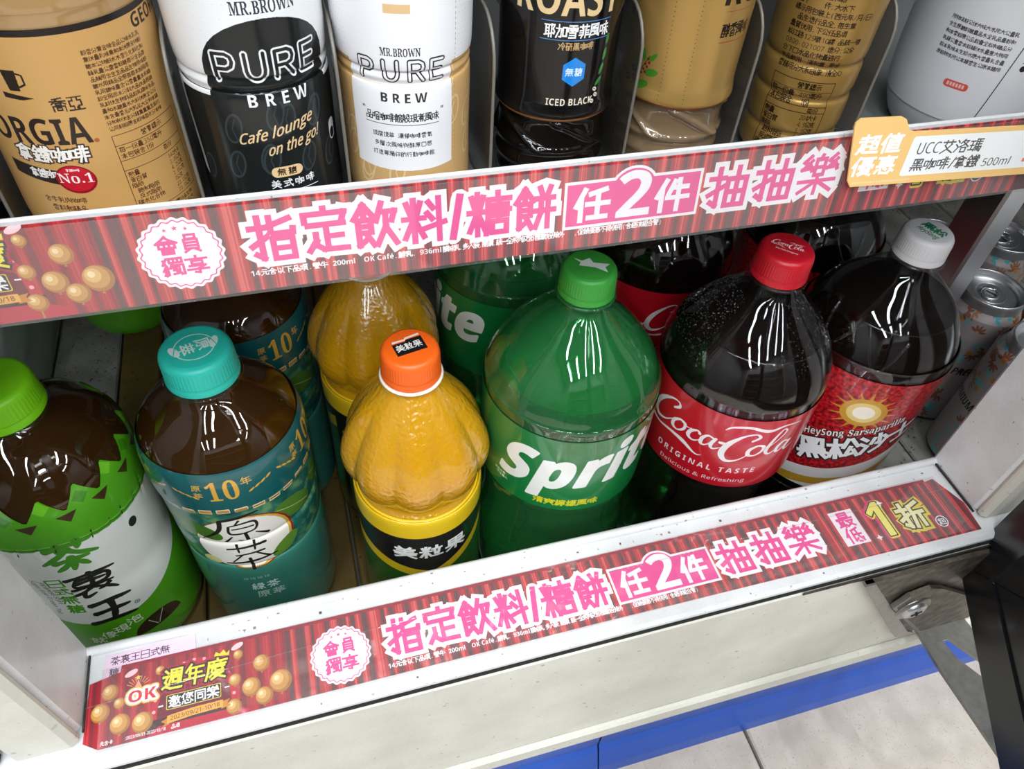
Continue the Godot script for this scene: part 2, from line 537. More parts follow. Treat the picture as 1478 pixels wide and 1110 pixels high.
func noise_map(freq: float, size := 256, kind := FastNoiseLite.TYPE_SIMPLEX_SMOOTH, seed_ := 1, octaves := 4) -> NoiseTexture2D:
	var n := FastNoiseLite.new()
	n.noise_type = kind
	n.frequency = freq
	n.seed = seed_
	n.fractal_octaves = octaves
	var t := NoiseTexture2D.new()
	t.width = size
	t.height = size
	t.seamless = true
	t.noise = n
	return t

# paint with grain: patches between two colours and specks of dirt
func worn(base: Color, other: Color, dirt: Color, specks: int, size := 512, seed_ := 3) -> ImageTexture:
	var n := FastNoiseLite.new()
	n.seed = seed_
	n.frequency = 0.012
	n.fractal_octaves = 5
	var im := Image.create(size, size, false, Image.FORMAT_RGB8)
	var fine := FastNoiseLite.new()
	fine.seed = seed_ + 1
	fine.frequency = 0.25
	for y in size:
		for x in size:
			var t := clampf(n.get_noise_2d(x, y) * 0.9 + 0.5, 0, 1)
			var c := base.lerp(other, t)
			var g := fine.get_noise_2d(x, y) * 0.025
			im.set_pixel(x, y, Color(c.r + g, c.g + g, c.b + g))
	var r := RandomNumberGenerator.new()
	r.seed = seed_
	for i in specks:
		var w := r.randi_range(1, 3)
		im.fill_rect(Rect2i(r.randi_range(0, size - 4), r.randi_range(0, size - 4), w, r.randi_range(1, 3)), dirt.lerp(base, r.randf() * 0.6))
	return ImageTexture.create_from_image(im)

# ---------------------------------------------------------------- shapes
func grid(rows: Array, closed := false) -> ArrayMesh:   # rows of [points, uvs], smooth normals
	var st := SurfaceTool.new()
	st.begin(Mesh.PRIMITIVE_TRIANGLES)
	var n: int = rows[0][0].size()
	var m := rows.size()
	for i in m:
		for j in n:
			var ja := j - 1
			var jb := j + 1
			if closed:
				ja = n - 2 if j == 0 else j - 1
				jb = 1 if j == n - 1 else j + 1
			var du: Vector3 = rows[i][0][clampi(jb, 0, n - 1)] - rows[i][0][clampi(ja, 0, n - 1)]
			var dv: Vector3 = rows[mini(i + 1, m - 1)][0][j] - rows[maxi(i - 1, 0)][0][j]
			if du.length_squared() < 1e-14:
				var alt := mini(i + 1, m - 1) if i == 0 else maxi(i - 1, 0)
				du = rows[alt][0][clampi(jb, 0, n - 1)] - rows[alt][0][clampi(ja, 0, n - 1)]
			st.set_normal(dv.cross(du).normalized())
			st.set_uv(rows[i][1][j])
			st.add_vertex(rows[i][0][j])
	for i in m - 1:
		for j in n - 1:
			var a := i * n + j
			var b := a + n
			for q in [a, a + 1, b, a + 1, b + 1, b]:
				st.add_index(q)
	return st.commit()

# profile: [height, radius] from top to bottom; az 0 looks along +z, u grows to the right
func lathe(profile: Array, seg := 72, shape = null, v_by_height := true) -> ArrayMesh:
	var rows := []
	var y0: float = profile[0][0]
	var y1: float = profile[-1][0]
	var run := 0.0
	var lens := [0.0]
	for i in range(1, profile.size()):
		run += Vector2(profile[i][0], profile[i][1]).distance_to(Vector2(profile[i - 1][0], profile[i - 1][1]))
		lens.append(run)
	for i in profile.size():
		var p: Array = profile[i]
		var pts := PackedVector3Array()
		var uvs := PackedVector2Array()
		for j in seg + 1:
			var az := TAU * (float(j) / seg - 0.5)
			var r: float = p[1]
			if shape != null:
				r = shape.call(p[0], r, az)
			pts.append(Vector3(sin(az) * r, p[0], cos(az) * r))
			uvs.append(Vector2(float(j) / seg, (y0 - p[0]) / maxf(1e-6, y0 - y1) if v_by_height else lens[i] / run))
		rows.append([pts, uvs])
	return grid(rows, true)

func smooth_profile(keys: Array, steps := 5) -> Array:   # Catmull-Rom through [height, radius]
	var pts := keys.map(func(e): return Vector2(e[1], e[0]))
	return Print.curve(pts, steps).map(func(v): return [v.y, maxf(0.0, v.x)])

func between(profile: Array, top: float, bottom: float, grow := 0.0) -> Array:   # the stretch of a profile between two heights
	var out := []
	for h in [top]:
		out.append([h, radius_at(profile, h) + grow])
	for p in profile:
		if p[0] < top - 1e-5 and p[0] > bottom + 1e-5:
			out.append([p[0], p[1] + grow])
	out.append([bottom, radius_at(profile, bottom) + grow])
	return out

func radius_at(profile: Array, h: float) -> float:
	for i in profile.size() - 1:
		var a: Array = profile[i]
		var b: Array = profile[i + 1]
		if h <= a[0] and h >= b[0] and a[0] > b[0]:
			return lerpf(a[1], b[1], (a[0] - h) / (a[0] - b[0]))
	return profile[-1][1]

func box(size: Vector3, bevel := 0.0) -> ArrayMesh:
	var st := SurfaceTool.new()
	st.begin(Mesh.PRIMITIVE_TRIANGLES)
	var h := size / 2
	var b := minf(bevel, minf(h.x, minf(h.y, h.z)) * 0.9)
	var axes := [Vector3.RIGHT, Vector3.UP, Vector3.BACK]
	var quad := func(a, c, d, e, normal):
		if (c - a).cross(d - a).dot(normal) > 0:
			var w = c
			c = e
			e = w
		for p in [a, c, d, a, d, e]:
			st.set_normal(normal)
			st.set_uv(Vector2(p.dot(axes[0]) + p.dot(axes[2]), -p.dot(axes[1]) + p.dot(axes[2])))
			st.add_vertex(p)
	for i in 3:
		var u: Vector3 = axes[(i + 1) % 3]
		var v: Vector3 = axes[(i + 2) % 3]
		var hu: float = h[(i + 1) % 3] - b
		var hv: float = h[(i + 2) % 3] - b
		for s in [-1.0, 1.0]:
			var o: Vector3 = axes[i] * h[i] * s
			quad.call(o - u * hu - v * hv, o + u * hu - v * hv, o + u * hu + v * hv, o - u * hu + v * hv, axes[i] * s)
	if b > 0:
		for i in 3:
			var w: Vector3 = axes[i]
			var u: Vector3 = axes[(i + 1) % 3]
			var v: Vector3 = axes[(i + 2) % 3]
			var hu: float = h[(i + 1) % 3]
			var hv: float = h[(i + 2) % 3]
			var hw: float = h[i] - b
			for s in [-1.0, 1.0]:
				for t in [-1.0, 1.0]:
					var p: Vector3 = u * hu * s + v * (hv - b) * t
					var q: Vector3 = u * (hu - b) * s + v * hv * t
					quad.call(p - w * hw, p + w * hw, q + w * hw, q - w * hw, (u * s + v * t).normalized())
		for sx in [-1.0, 1.0]:
			for sy in [-1.0, 1.0]:
				for sz in [-1.0, 1.0]:
					var s := Vector3(sx, sy, sz)
					var p := [s * Vector3(h.x, h.y - b, h.z - b), s * Vector3(h.x - b, h.y, h.z - b), s * Vector3(h.x - b, h.y - b, h.z)]
					if (p[1] - p[0]).cross(p[2] - p[0]).dot(s) > 0:
						p.reverse()
					for e in p:
						st.set_normal(s.normalized())
						st.set_uv(Vector2(e.x + e.z, e.z - e.y))
						st.add_vertex(e)
	return st.commit()

# a flat outline (x right, y up) given a thickness along z; uv spans the outline's bounds
func slab(outline: Array, thick: float, bounds := Rect2()) -> ArrayMesh:
	var st := SurfaceTool.new()
	st.begin(Mesh.PRIMITIVE_TRIANGLES)
	var poly := PackedVector2Array(outline)
	if Geometry2D.is_polygon_clockwise(poly):
		poly.reverse()
	var lo := poly[0]
	var hi := poly[0]
	for p in poly:
		lo = Vector2(minf(lo.x, p.x), minf(lo.y, p.y))
		hi = Vector2(maxf(hi.x, p.x), maxf(hi.y, p.y))
	var area := bounds if bounds.has_area() else Rect2(lo, hi - lo)
	var tri := Geometry2D.triangulate_polygon(poly)
	var put := func(p: Vector2, z: float, n: Vector3):
		st.set_normal(n)
		st.set_uv(Vector2((p.x - area.position.x) / area.size.x, 1.0 - (p.y - area.position.y) / area.size.y))
		st.add_vertex(Vector3(p.x, p.y, z))
	for s in [1.0, -1.0]:
		for i in range(0, tri.size(), 3):
			var t := [poly[tri[i]], poly[tri[i + 1]], poly[tri[i + 2]]]
			if ((t[1] - t[0]).cross(t[2] - t[0]) > 0) == (s > 0):
				t.reverse()
			for p in t:
				put.call(p, thick / 2 * s, Vector3(0, 0, s))
	var n := poly.size()
	for i in n:
		var a := poly[i]
		var b := poly[(i + 1) % n]
		var o := Vector3(b.y - a.y, a.x - b.x, 0).normalized()
		for e in [[a, 1], [b, 1], [b, -1], [a, 1], [b, -1], [a, -1]]:
			put.call(e[0], thick / 2 * e[1], o)
	return st.commit()

func rounded(w: float, h: float, r: float, n := 5) -> Array:   # centred outline with round corners
	var q := []
	for e in [[w / 2 - r, h / 2 - r, 0.0], [-w / 2 + r, h / 2 - r, PI / 2], [-w / 2 + r, -h / 2 + r, PI], [w / 2 - r, -h / 2 + r, PI * 1.5]]:
		for i in n + 1:
			var t: float = e[2] + PI / 2 * i / n
			q.append(Vector2(e[0] + cos(t) * r, e[1] + sin(t) * r))
	return q

func tube(pts: Array, r: float, seg := 10) -> ArrayMesh:
	var rows := []
	for i in pts.size():
		var d: Vector3 = (pts[mini(i + 1, pts.size() - 1)] - pts[maxi(i - 1, 0)]).normalized()
		var u := d.cross(Vector3.UP if absf(d.y) < 0.9 else Vector3.RIGHT).normalized()
		var v := d.cross(u)
		var ring := PackedVector3Array()
		var uv := PackedVector2Array()
		for j in seg + 1:
			var a := TAU * j / seg
			ring.append(pts[i] + (u * cos(a) - v * sin(a)) * r)
			uv.append(Vector2(float(j) / seg, float(i)))
		rows.append([ring, uv])
	return grid(rows, true)

# ---------------------------------------------------------------- characters: strokes on a 100 x 100 field, or pieces "part x y w h"
const HAN := {
	"口": "5,8 95,8 95,92 5,92 5,8",
	"日": "5,2 95,2 95,98 5,98 5,2|5,50 95,50",
	"曰": "5,2 95,2 95,98 5,98 5,2|5,50 95,50",
	"罒": "0,0 100,0 100,100 0,100 0,0|35,0 35,100|66,0 66,100",
	"木": "0,28 100,28|50,0 50,100|48,30 5,90|52,30 95,90",
	"扌": "5,24 95,24|58,0 58,96 20,86|2,66 95,46",
	"亻": "78,0 8,52|48,34 48,100",
	"氵": "20,5 68,22|5,38 52,52|5,95 72,60",
	"冫": "15,20 62,38|5,92 68,60",
	"艹": "0,50 100,50|28,0 28,100|72,0 72,100",
	"宀": "50,0 50,24|4,64 4,26 96,26 90,62",
	"匕": "10,5 10,85 20,95 95,95 97,75|85,18 10,48",
	"疋": "5,5 95,5|50,5 50,92|50,48 88,48|22,38 22,62 2,96|15,72 40,95 100,97",
	"飠": "50,0 2,32|50,0 98,30|50,12 50,24|20,36 82,36 82,66 20,66 20,36|20,51 82,51|20,36 20,96 60,82|58,70 92,98",
	"欠": "35,0 5,40|28,20 95,20 80,42|52,30 50,55 5,98|52,58 98,98",
	"米": "15,8 32,32|85,8 68,32|0,44 100,44|50,0 50,100|48,46 2,90|52,46 98,90",
	"斗": "20,8 42,22|12,34 36,48|0,70 100,58|72,0 72,100",
	"唐": "50,0 50,14|8,16 100,16|8,16 8,60 0,100|20,30 90,30 90,56 20,56|14,43 100,43|55,20 55,68|26,70 88,70 88,98 26,98 26,70",
	"并": "25,0 38,18|78,0 64,18|5,26 95,26|0,56 100,56|32,26 32,60 5,98|68,26 68,98",
	"壬": "85,2 15,14|0,48 100,48|50,10 50,94|10,94 92,94",
	"牛": "28,4 5,44|20,24 92,24|0,58 100,58|52,0 52,100",
	"由": "5,28 95,28 95,98 5,98 5,28|50,0 50,98|5,62 95,62",
	"幺": "60,0 15,26 60,40|75,22 10,62 88,58|70,44 92,70",
	"白": "50,0 38,18|10,18 90,18 90,98 10,98 10,18|10,58 90,58",
	"耳": "0,8 100,8|22,8 22,82|74,8 74,100|22,34 74,34|22,58 74,58|0,88 100,74",
	"又": "5,15 90,15 60,65 0,98|20,30 60,72 100,98",
	"氐": "80,2 15,16|15,16 15,88 45,74|15,46 95,46|55,12 65,60 95,92 98,72|45,94 65,98",
	"斤": "90,2 20,16|20,16 20,55 2,100|20,44 100,44|66,44 66,100",
	"走": "5,14 55,14|30,0 30,56|0,34 60,34|30,56 30,86|30,62 55,62|14,52 14,72 0,100|8,74 30,94 100,96",
	"己": "5,5 90,5 90,48 8,48|8,48 8,94 98,94 98,72",
	"刀": "10,8 90,8 85,94 60,90|48,10 5,98",
	"貝": "10,0 90,0 90,74 10,74 10,0|10,25 90,25|10,50 90,50|35,78 5,100|65,78 95,100",
	"犭": "80,0 15,34|30,10 70,50 66,92 35,98|60,40 5,70|66,58 10,95",
	"勹": "25,0 2,40|15,16 98,16 96,90 76,92",
	"虫": "15,12 85,12 85,50 15,50 15,12|50,0 50,88|5,92 95,84|78,70 98,96",
	"辶": "10,4 25,18|2,34 26,34 14,60 26,76 5,90|20,84 45,96 100,98",
	"周": "10,4 10,60 0,98|10,4 95,4 95,92 78,96|26,24 78,24|52,10 52,42|22,42 82,42|30,56 74,56 74,84 30,84 30,56",
	"年": "28,0 5,34|22,18 92,18|22,46 85,46|26,20 26,70|0,70 100,70|56,18 56,100",
	"慶": "52,0 52,10|8,12 100,12|8,12 8,60 0,100|34,18 34,40|70,18 70,40|18,28 95,28|22,40 90,40|30,48 26,62|44,46 46,60 74,60|80,48 86,60|45,64 20,86|38,72 86,72 30,100|45,80 98,100",
	"方": "50,0 50,16|0,20 100,20|40,22 35,60 5,98|38,48 88,48 82,92 60,94",
	"攵": "30,0 5,36|20,20 95,20|80,22 60,65 5,98|25,40 60,75 98,98",
	"尔": "30,0 8,30|22,14 98,14 88,32|55,16 55,92 38,86|30,45 10,80|75,42 96,78",
	"心": "8,40 2,80|25,20 30,85 75,90 80,62|45,10 58,32|82,18 100,56",
	"同": "6,4 6,98|6,4 94,4 94,94 76,96|26,26 74,26|30,44 70,44 70,76 30,76 30,44",
	"元": "20,8 80,8|0,38 100,38|36,40 32,70 2,98|64,40 64,88 98,92 98,72",
	"以": "15,8 18,80 48,62|46,20 58,40|88,4 80,55 40,98|72,66 98,96",
	"下": "0,6 100,6|50,6 50,100|55,34 88,56",
	"上": "50,0 50,94|50,38 90,38|0,94 100,94",
	"工": "5,8 95,8|50,8 50,90|0,92 100,92",
	"頁": "0,4 100,4|50,4 42,20|14,20 88,20 88,78 14,78 14,20|14,40 88,40|14,59 88,59|34,82 5,100|66,82 96,100",
	"糸": "60,0 15,24 55,38|78,18 10,52 90,48|50,50 50,98|25,64 5,90|75,62 98,88",
	"言": "40,0 60,10|0,18 100,18|15,34 85,34|15,50 85,50|15,66 85,66 85,98 15,98 15,66",
	"魚": "35,0 5,22|28,10 80,10 66,24|12,24 90,24 90,66 12,66 12,24|12,45 90,45|51,24 51,66|12,78 2,98|36,78 40,96|62,78 68,96|86,78 100,96",
	"羊": "25,0 38,18|75,0 62,18|8,22 92,22|15,44 85,44|0,68 100,68|50,22 50,100",
	"乳": "45,0 5,10|8,18 14,30|28,16 30,28|52,12 42,28|5,40 52,40 32,54|30,52 30,92 14,90|0,70 60,62|70,2 70,85 80,94 98,94 98,74",
	"未": "15,20 85,20|0,46 100,46|50,0 50,100|47,48 2,92|53,48 98,92",
	"多": "50,0 12,28|40,12 82,12 10,50|45,22 58,32|60,38 22,66|50,50 95,50 8,100|55,62 68,72",
	"入": "35,4 55,10 60,40 100,98|55,30 0,98",
	"壯": "18,0 18,100|0,36 18,36|38,0 38,100|0,74 38,70|48,34 100,34|74,0 74,92|52,92 98,92",
	"衣": "50,0 50,14|0,20 100,20|48,22 0,70|28,50 28,98 55,84|50,30 98,98|88,40 60,60",
	"專": "0,8 100,8|15,18 85,18 85,50 15,50 15,18|15,34 85,34|50,0 50,60|5,60 90,56|0,72 100,72|72,62 72,98 52,94|22,80 36,92",
	"冓": "5,8 95,8|30,0 30,34|70,0 70,34|0,34 100,34|10,21 90,21|15,46 85,46 85,98|15,46 15,98|50,34 50,80|15,62 85,62|0,78 100,78",
	"充": "50,0 50,14|5,16 95,16|45,18 15,44 80,40|65,28 88,50|35,56 30,78 2,98|62,56 62,88 98,92 98,74",
	"一": "0,50 100,50",
	"全": "50,0 0,38|50,0 100,38|22,42 78,42|22,66 78,66|50,42 50,94|5,95 95,95",
	"系": "85,2 15,12|60,14 20,32 58,44|78,28 10,58 92,54|50,56 50,98|25,68 5,92|75,66 98,92",
	"列": "0,8 55,8|28,8 5,48|18,30 50,30 40,62 5,98|14,46 30,60|70,14 70,70|96,0 96,94 80,92",
	"及": "8,8 78,8 70,36 92,36 60,72 10,98|30,10 28,50 2,98|32,40 60,78 100,98",
	"酉": "0,5 100,5|12,26 88,26 88,98 12,98 12,26|38,5 38,40 20,58|62,5 62,52 86,54|12,74 88,74",
	"青": "10,8 90,8|18,24 82,24|0,40 100,40|50,0 50,40|18,52 18,98|18,52 84,52 84,94 68,96|18,68 84,68|18,82 84,82",
	"阝": "10,2 10,100|10,4 80,4 50,36 85,56 70,74 40,68",
	"余": "50,0 0,40|50,0 100,40|25,40 75,40|5,60 95,60|50,40 50,96 32,90|28,70 8,90|72,68 95,90",
	"外": "30,0 5,50|25,20 55,20 45,60 5,98|20,42 40,60|70,0 70,100|72,40 98,60",
	"足": "15,4 85,4 85,34 15,34 15,4|50,36 50,90|50,60 88,60|20,50 20,75 0,98|14,80 45,95 100,97",
	"金": "50,0 0,34|50,0 100,34|28,34 72,34|10,56 90,56|50,34 50,92|25,66 34,84|75,66 66,84|2,94 98,94",
	"肖": "50,0 50,30|20,6 32,26|80,6 68,26|14,36 14,100|14,36 86,36 86,94 70,98|14,56 86,56|14,74 86,74",
	"憂": "0,4 100,4|50,4 45,14|18,14 82,14 82,40 18,40 18,14|18,27 82,27|0,60 0,48 100,48 100,58|25,56 20,68|38,54 42,68 65,68|72,56 80,66|38,70 5,92|30,80 80,80 15,100|40,86 98,100",
	"叀": "0,14 100,14|50,0 50,92|15,28 85,28 85,72 15,72 15,28|15,50 85,50|0,94 100,92",
	"不": "0,8 100,8|55,10 5,62|52,36 52,100|58,44 95,66",
	"彳": "70,0 15,28|78,24 5,62|48,46 48,100",
	"寸": "8,4 92,4|0,34 100,34|70,10 70,96 48,90|18,52 34,74",
	"用": "12,4 12,60 0,98|12,4 90,4 90,92 72,96|12,34 90,34|12,62 90,62|51,4 51,98",
	"巠": "0,4 100,4|28,14 10,30 28,46|55,14 38,30 55,46|84,14 66,30 84,46|5,58 95,58|50,58 50,94|0,95 100,95",
	"齊": "50,0 50,14|0,14 100,14|30,16 34,50|70,16 66,50|50,20 50,48|14,26 26,40|86,26 74,40|22,56 22,80 8,98|78,56 78,98|22,60 78,60|22,76 78,76",
	"且": "15,4 85,4 85,94|15,4 15,94|15,34 85,34|15,62 85,62|0,95 100,95",
	"人": "50,0 30,45 0,98|48,10 68,55 100,98",
	"直": "5,10 95,10|50,0 50,22|22,24 84,24 84,78 22,78 22,24|22,42 84,42|22,60 84,60|4,30 4,96 100,96",
	"乂": "75,0 45,55 5,98|22,8 55,60 98,98",
	"夂": "40,0 5,50|32,20 85,20 50,70 0,98|28,32 98,98",
	"王": "5,6 95,6|12,48 88,48|50,6 50,92|0,94 100,94",
	"馬": "12,2 12,62|12,4 88,4|12,23 84,23|12,42 84,42|50,4 50,62|12,62 92,62 86,98 68,96|8,74 4,94|28,74 30,90|46,74 50,88|64,74 70,86",
	"黑": "15,4 85,4 85,40 15,40 15,4|34,12 40,28|66,12 60,28|50,4 50,72|10,56 90,56|0,72 100,72|14,80 4,98|36,80 40,96|60,80 66,96|84,80 98,98",
	"力": "5,28 90,28 82,94 55,92|48,0 46,45 2,98",
	"非": "38,0 38,60 20,98|62,0 62,98|5,18 38,18|5,42 38,42|0,68 38,64|62,18 96,18|62,42 96,42|62,66 100,66",
	"手": "80,2 15,12|10,34 90,34|0,62 100,62|50,8 50,96 30,92",
	"戠": "5,14 60,14|32,0 32,26|0,26 100,26|10,36 54,36 54,56 10,56 10,36|8,70 56,70|32,56 32,98|8,98 56,92|68,0 76,60 98,94|92,44 60,98|84,4 94,16",
	"裏": "50,0 50,10|0,12 100,12|20,20 80,20 80,48 20,48 20,20|20,34 80,34|50,20 50,60|8,60 92,60|50,60 0,88|30,74 30,98 52,90|52,62 98,98|84,68 62,80",
	"式": "5,24 95,24|10,48 52,48|30,48 30,82|0,90 56,78|64,0 74,60 98,96 100,76|80,4 92,14",
	"無": "28,0 5,26|20,12 95,12|0,36 100,36|4,58 96,58|22,14 22,58|41,14 41,58|60,14 60,58|80,14 80,58|14,70 2,96|38,70 40,94|60,70 66,94|84,70 98,96",
	"京": "50,0 50,14|0,16 100,16|22,28 80,28 80,50 22,50 22,28|50,50 50,96 34,90|25,64 6,88|75,64 96,88",
	"尤": "0,34 100,34|45,0 42,55 0,98|55,36 55,86 66,94 98,92 98,72|70,6 86,22",
	"象": "35,0 5,20|28,8 75,8 60,20|15,20 88,20 88,40 15,40 15,20|51,20 45,40|50,42 5,62|40,48 60,70 52,96 35,94|48,62 5,80|56,74 8,98|90,46 60,60 98,90",
	"見": "15,2 85,2 85,64 15,64 15,2|15,22 85,22|15,43 85,43|36,66 30,84 2,98|62,66 62,90 98,94 98,78",
	"包": "30,0 5,30|22,16 92,16 88,60 70,60|18,36 62,36 62,58 18,58|18,36 18,88 30,96 98,94 98,78",
	"原": "8,5 100,5|8,5 8,60 0,98|52,8 42,22|28,22 88,22 88,52 28,52 28,22|28,37 88,37|56,52 56,96 40,92|36,64 18,88|76,62 96,88",
	"卒": "50,0 50,14|5,16 95,16|35,18 8,56|26,36 46,54|68,18 52,56|64,34 92,56|0,66 100,66|50,50 50,100",
	"彔": "20,4 80,4 80,30|10,18 80,18|0,32 100,32|50,32 50,94 34,90|14,46 28,60|42,58 5,88|88,42 62,60|60,56 98,92",
	"美": "25,0 36,14|75,0 64,14|8,18 92,18|14,36 86,36|0,54 100,54|50,18 50,66|4,70 96,70|50,56 45,78 4,100|54,72 98,100",
	"立": "50,0 50,20|8,24 92,24|28,36 38,74|74,36 62,76|0,92 100,92",
	"果": "14,4 86,4 86,46 14,46 14,4|14,25 86,25|50,4 50,100|0,60 100,60|46,62 4,96|54,62 96,96",
	"爽": "0,14 100,14|50,0 50,50 5,98|52,50 98,98|12,26 30,38|30,26 12,38|70,26 90,38|90,26 70,38|10,46 30,60|30,46 10,60|70,46 90,60|90,46 70,60",
	"丁": "0,6 100,6|55,6 55,96 32,90",
	"風": "10,2 10,60 0,98|10,2 88,2 86,70 100,96 100,80|70,14 28,22|28,34 72,34 72,58 28,58 28,34|50,18 50,80|20,84 78,78|66,68 82,88",
	"公": "35,0 5,42|62,0 98,42|50,44 20,88 82,80|70,62 96,98",
	"少": "50,0 50,56 36,52|22,18 6,46|74,18 96,42|82,48 50,82 5,98",
	"士": "0,38 100,38|50,0 50,94|15,94 85,94",
	"官": "50,0 50,10|4,30 4,12 96,12 92,28|20,34 82,34 82,56 20,56|20,34 20,98|20,70 88,70 88,98 20,98",
	"舟": "40,0 30,10|14,14 14,60 0,98|14,14 80,14 80,92 64,96|0,54 98,54|44,26 50,38|44,66 50,78",
	"殳": "25,4 22,26 5,44|25,4 72,4 72,30 95,36|10,52 88,52 60,78 0,98|25,62 98,98",
	"煮": "15,12 75,12|44,0 44,34|0,34 100,34|88,4 20,62|30,44 76,44 76,70 30,70 30,44|30,57 76,57|12,80 2,98|36,80 40,96|60,80 66,96|84,80 98,98",
	"磨": "50,0 50,10|6,12 100,12|6,12 6,60 0,98|18,30 52,30|35,18 35,52|56,30 98,30|77,18 77,52|20,60 98,60|55,60 22,98|42,76 86,76 86,98 42,98 42,76",
	"農": "10,4 90,4 90,34 10,34 10,4|36,4 36,34|64,4 64,34|10,19 90,19|6,44 98,44|6,44 6,74 0,98|20,56 90,56|14,68 100,68|34,68 34,96 56,86|54,68 98,98|84,74 66,84",
	"有": "0,20 100,20|60,0 5,56|30,42 30,98|30,42 92,42 92,94 74,96|30,58 92,58|30,74 92,74",
	"禾": "80,0 20,10|0,30 100,30|50,8 50,100|46,32 2,76|54,32 98,70",
	"氣": "28,0 4,30|22,14 96,14|18,28 84,28|8,42 82,42 84,80 98,96 100,80|20,66 68,66|44,52 44,98|26,54 34,62|60,54 54,62|42,68 18,92|46,68 68,92",
	"層": "8,2 92,2 92,24 8,24|8,2 8,60 0,98|28,30 36,38|76,30 68,38|24,42 90,42 90,60 24,60 24,42|57,42 57,60|32,68 82,68 82,98 32,98 32,68|32,83 82,83",
	"與": "15,8 5,12 5,62|5,30 22,30|5,46 22,46|85,8 95,12 95,62|78,30 95,30|78,46 95,46|50,2 36,6 36,34 62,34 62,60 48,58|38,20 64,20|0,64 100,64|32,72 8,98|68,72 94,98",
	"享": "50,0 50,14|0,16 100,16|26,28 76,28 76,46 26,46 26,28|12,56 88,56 55,72|55,70 55,96 35,92|0,76 100,76",
	"厚": "8,6 100,6|8,6 8,60 0,98|28,16 84,16 84,44 28,44 28,16|28,30 84,30|26,54 84,54 58,66|58,64 58,96 42,92|18,76 100,76",
	"感": "10,8 98,8|10,8 10,40 0,64|22,20 48,20|24,30 48,30 48,48 24,48 24,30|60,0 70,40 96,60|88,20 56,60|76,0 88,6|14,72 8,90|30,66 34,94 74,96 78,82|48,62 58,74|86,66 98,84",
	"告": "24,0 8,24|16,16 88,16|50,0 50,40|0,40 100,40|20,56 80,56 80,98 20,98 20,56",
	"尸": "8,2 92,2 92,24 8,24|8,2 8,60 0,98",
	"勺": "30,0 5,40|20,20 95,20 90,90 65,94|35,44 58,62",
	"亍": "8,10 92,10|0,40 100,40|65,40 65,96 42,92",
	"重": "80,0 15,8|0,20 100,20|18,30 82,30 82,62 18,62 18,30|18,46 82,46|50,6 50,92|8,76 92,76|0,94 100,94",
	"雨": "15,4 85,4|5,44 5,20 95,20 92,42|50,4 50,46|24,28 38,32|24,38 38,42|62,28 78,32|62,38 78,42",
	"彐": "10,6 88,6 88,94|10,50 88,50|0,94 88,94",
	"令": "50,0 0,44|50,0 100,44|38,34 60,44|18,54 82,54 60,78|42,70 64,96",
	"石": "0,6 100,6|45,6 5,60|28,44 88,44 88,96 28,96 28,44",
	"开": "5,8 95,8|0,46 100,46|30,8 30,50 5,98|72,8 72,98",
	"喬": "80,0 20,8|0,24 100,24|48,8 5,44|52,24 98,44|32,36 68,36 68,50 32,50 32,36|10,98 10,60 90,60 90,96|34,70 66,70 66,88 34,88 34,70",
	"亞": "5,4 95,4|35,4 35,28 12,28 12,68 35,68 35,96|65,4 65,28 88,28 88,68 65,68 65,96|0,96 100,96",
	"熱": "15,10 50,10|32,0 32,24|0,24 58,24|20,24 8,38|40,24 50,36|6,46 56,46|32,36 32,62|0,66 60,62|62,20 96,20 90,60 100,66|78,0 74,40 58,66|64,34 80,46|12,78 2,98|36,78 40,96|60,78 66,96|84,78 98,98",
	"量": "24,0 76,0 76,26 24,26 24,0|24,13 76,13|0,36 100,36|15,46 85,46 85,72 15,72 15,46|15,59 85,59|50,46 50,96|10,84 90,84|0,97 100,97",
	"月": "15,2 15,60 0,98|15,2 88,2 88,94 68,96|15,32 88,32|15,60 88,60",
	"反": "90,2 12,10|12,8 12,60 0,98|14,34 84,34 60,70 20,98|30,50 60,78 100,98",
	"炭": "50,0 50,22|10,4 10,22 90,22 90,4|0,36 96,36|30,26 26,60 0,98|60,46 56,72 34,98|40,56 46,72|84,50 70,68|60,68 98,98",
	"水": "50,0 50,96 34,90|4,28 40,28 6,84|88,14 58,44|54,34 98,92",
	"勿": "30,0 2,45|22,20 96,20 90,92 70,94|48,22 10,70|70,22 22,92",
	"克": "0,16 100,16|50,0 50,32|20,32 80,32 80,58 20,58 20,32|36,60 30,80 2,98|62,60 62,90 98,94 98,78",
	"大": "0,32 100,32|50,0 46,45 2,98|52,36 98,98",
	"卡": "50,0 50,50|50,24 85,24|0,50 100,50|50,50 50,100|54,64 82,80",
	"毫": "50,0 50,8|5,10 95,10|28,18 72,18 72,32 28,32 28,18|0,46 0,38 100,38 100,46|70,50 25,56|15,66 85,64|5,80 95,78|48,52 48,90 58,98 98,96 98,84",
	"升": "48,2 10,18|0,46 100,46|30,14 30,50 5,98|72,0 72,100",
	"本": "0,28 100,28|50,0 50,100|48,30 5,90|52,30 95,90|28,76 72,76",
	"每": "28,0 5,26|20,12 92,12|22,26 14,90 92,90|22,26 84,26 80,98 66,96|0,58 100,58|46,34 54,50|44,66 52,82",
	"分": "34,0 2,46|64,0 98,46|22,52 80,52 74,94 52,92|44,54 5,98",
	"示": "20,6 80,6|0,36 100,36|50,36 50,96 34,92|26,52 4,84|74,52 96,84",
	"票": "5,4 95,4|14,16 86,16 86,42 14,42 14,16|38,4 38,42|62,4 62,42|14,54 86,54|0,70 100,70|50,70 50,98 38,94|24,78 8,94|76,78 92,94",
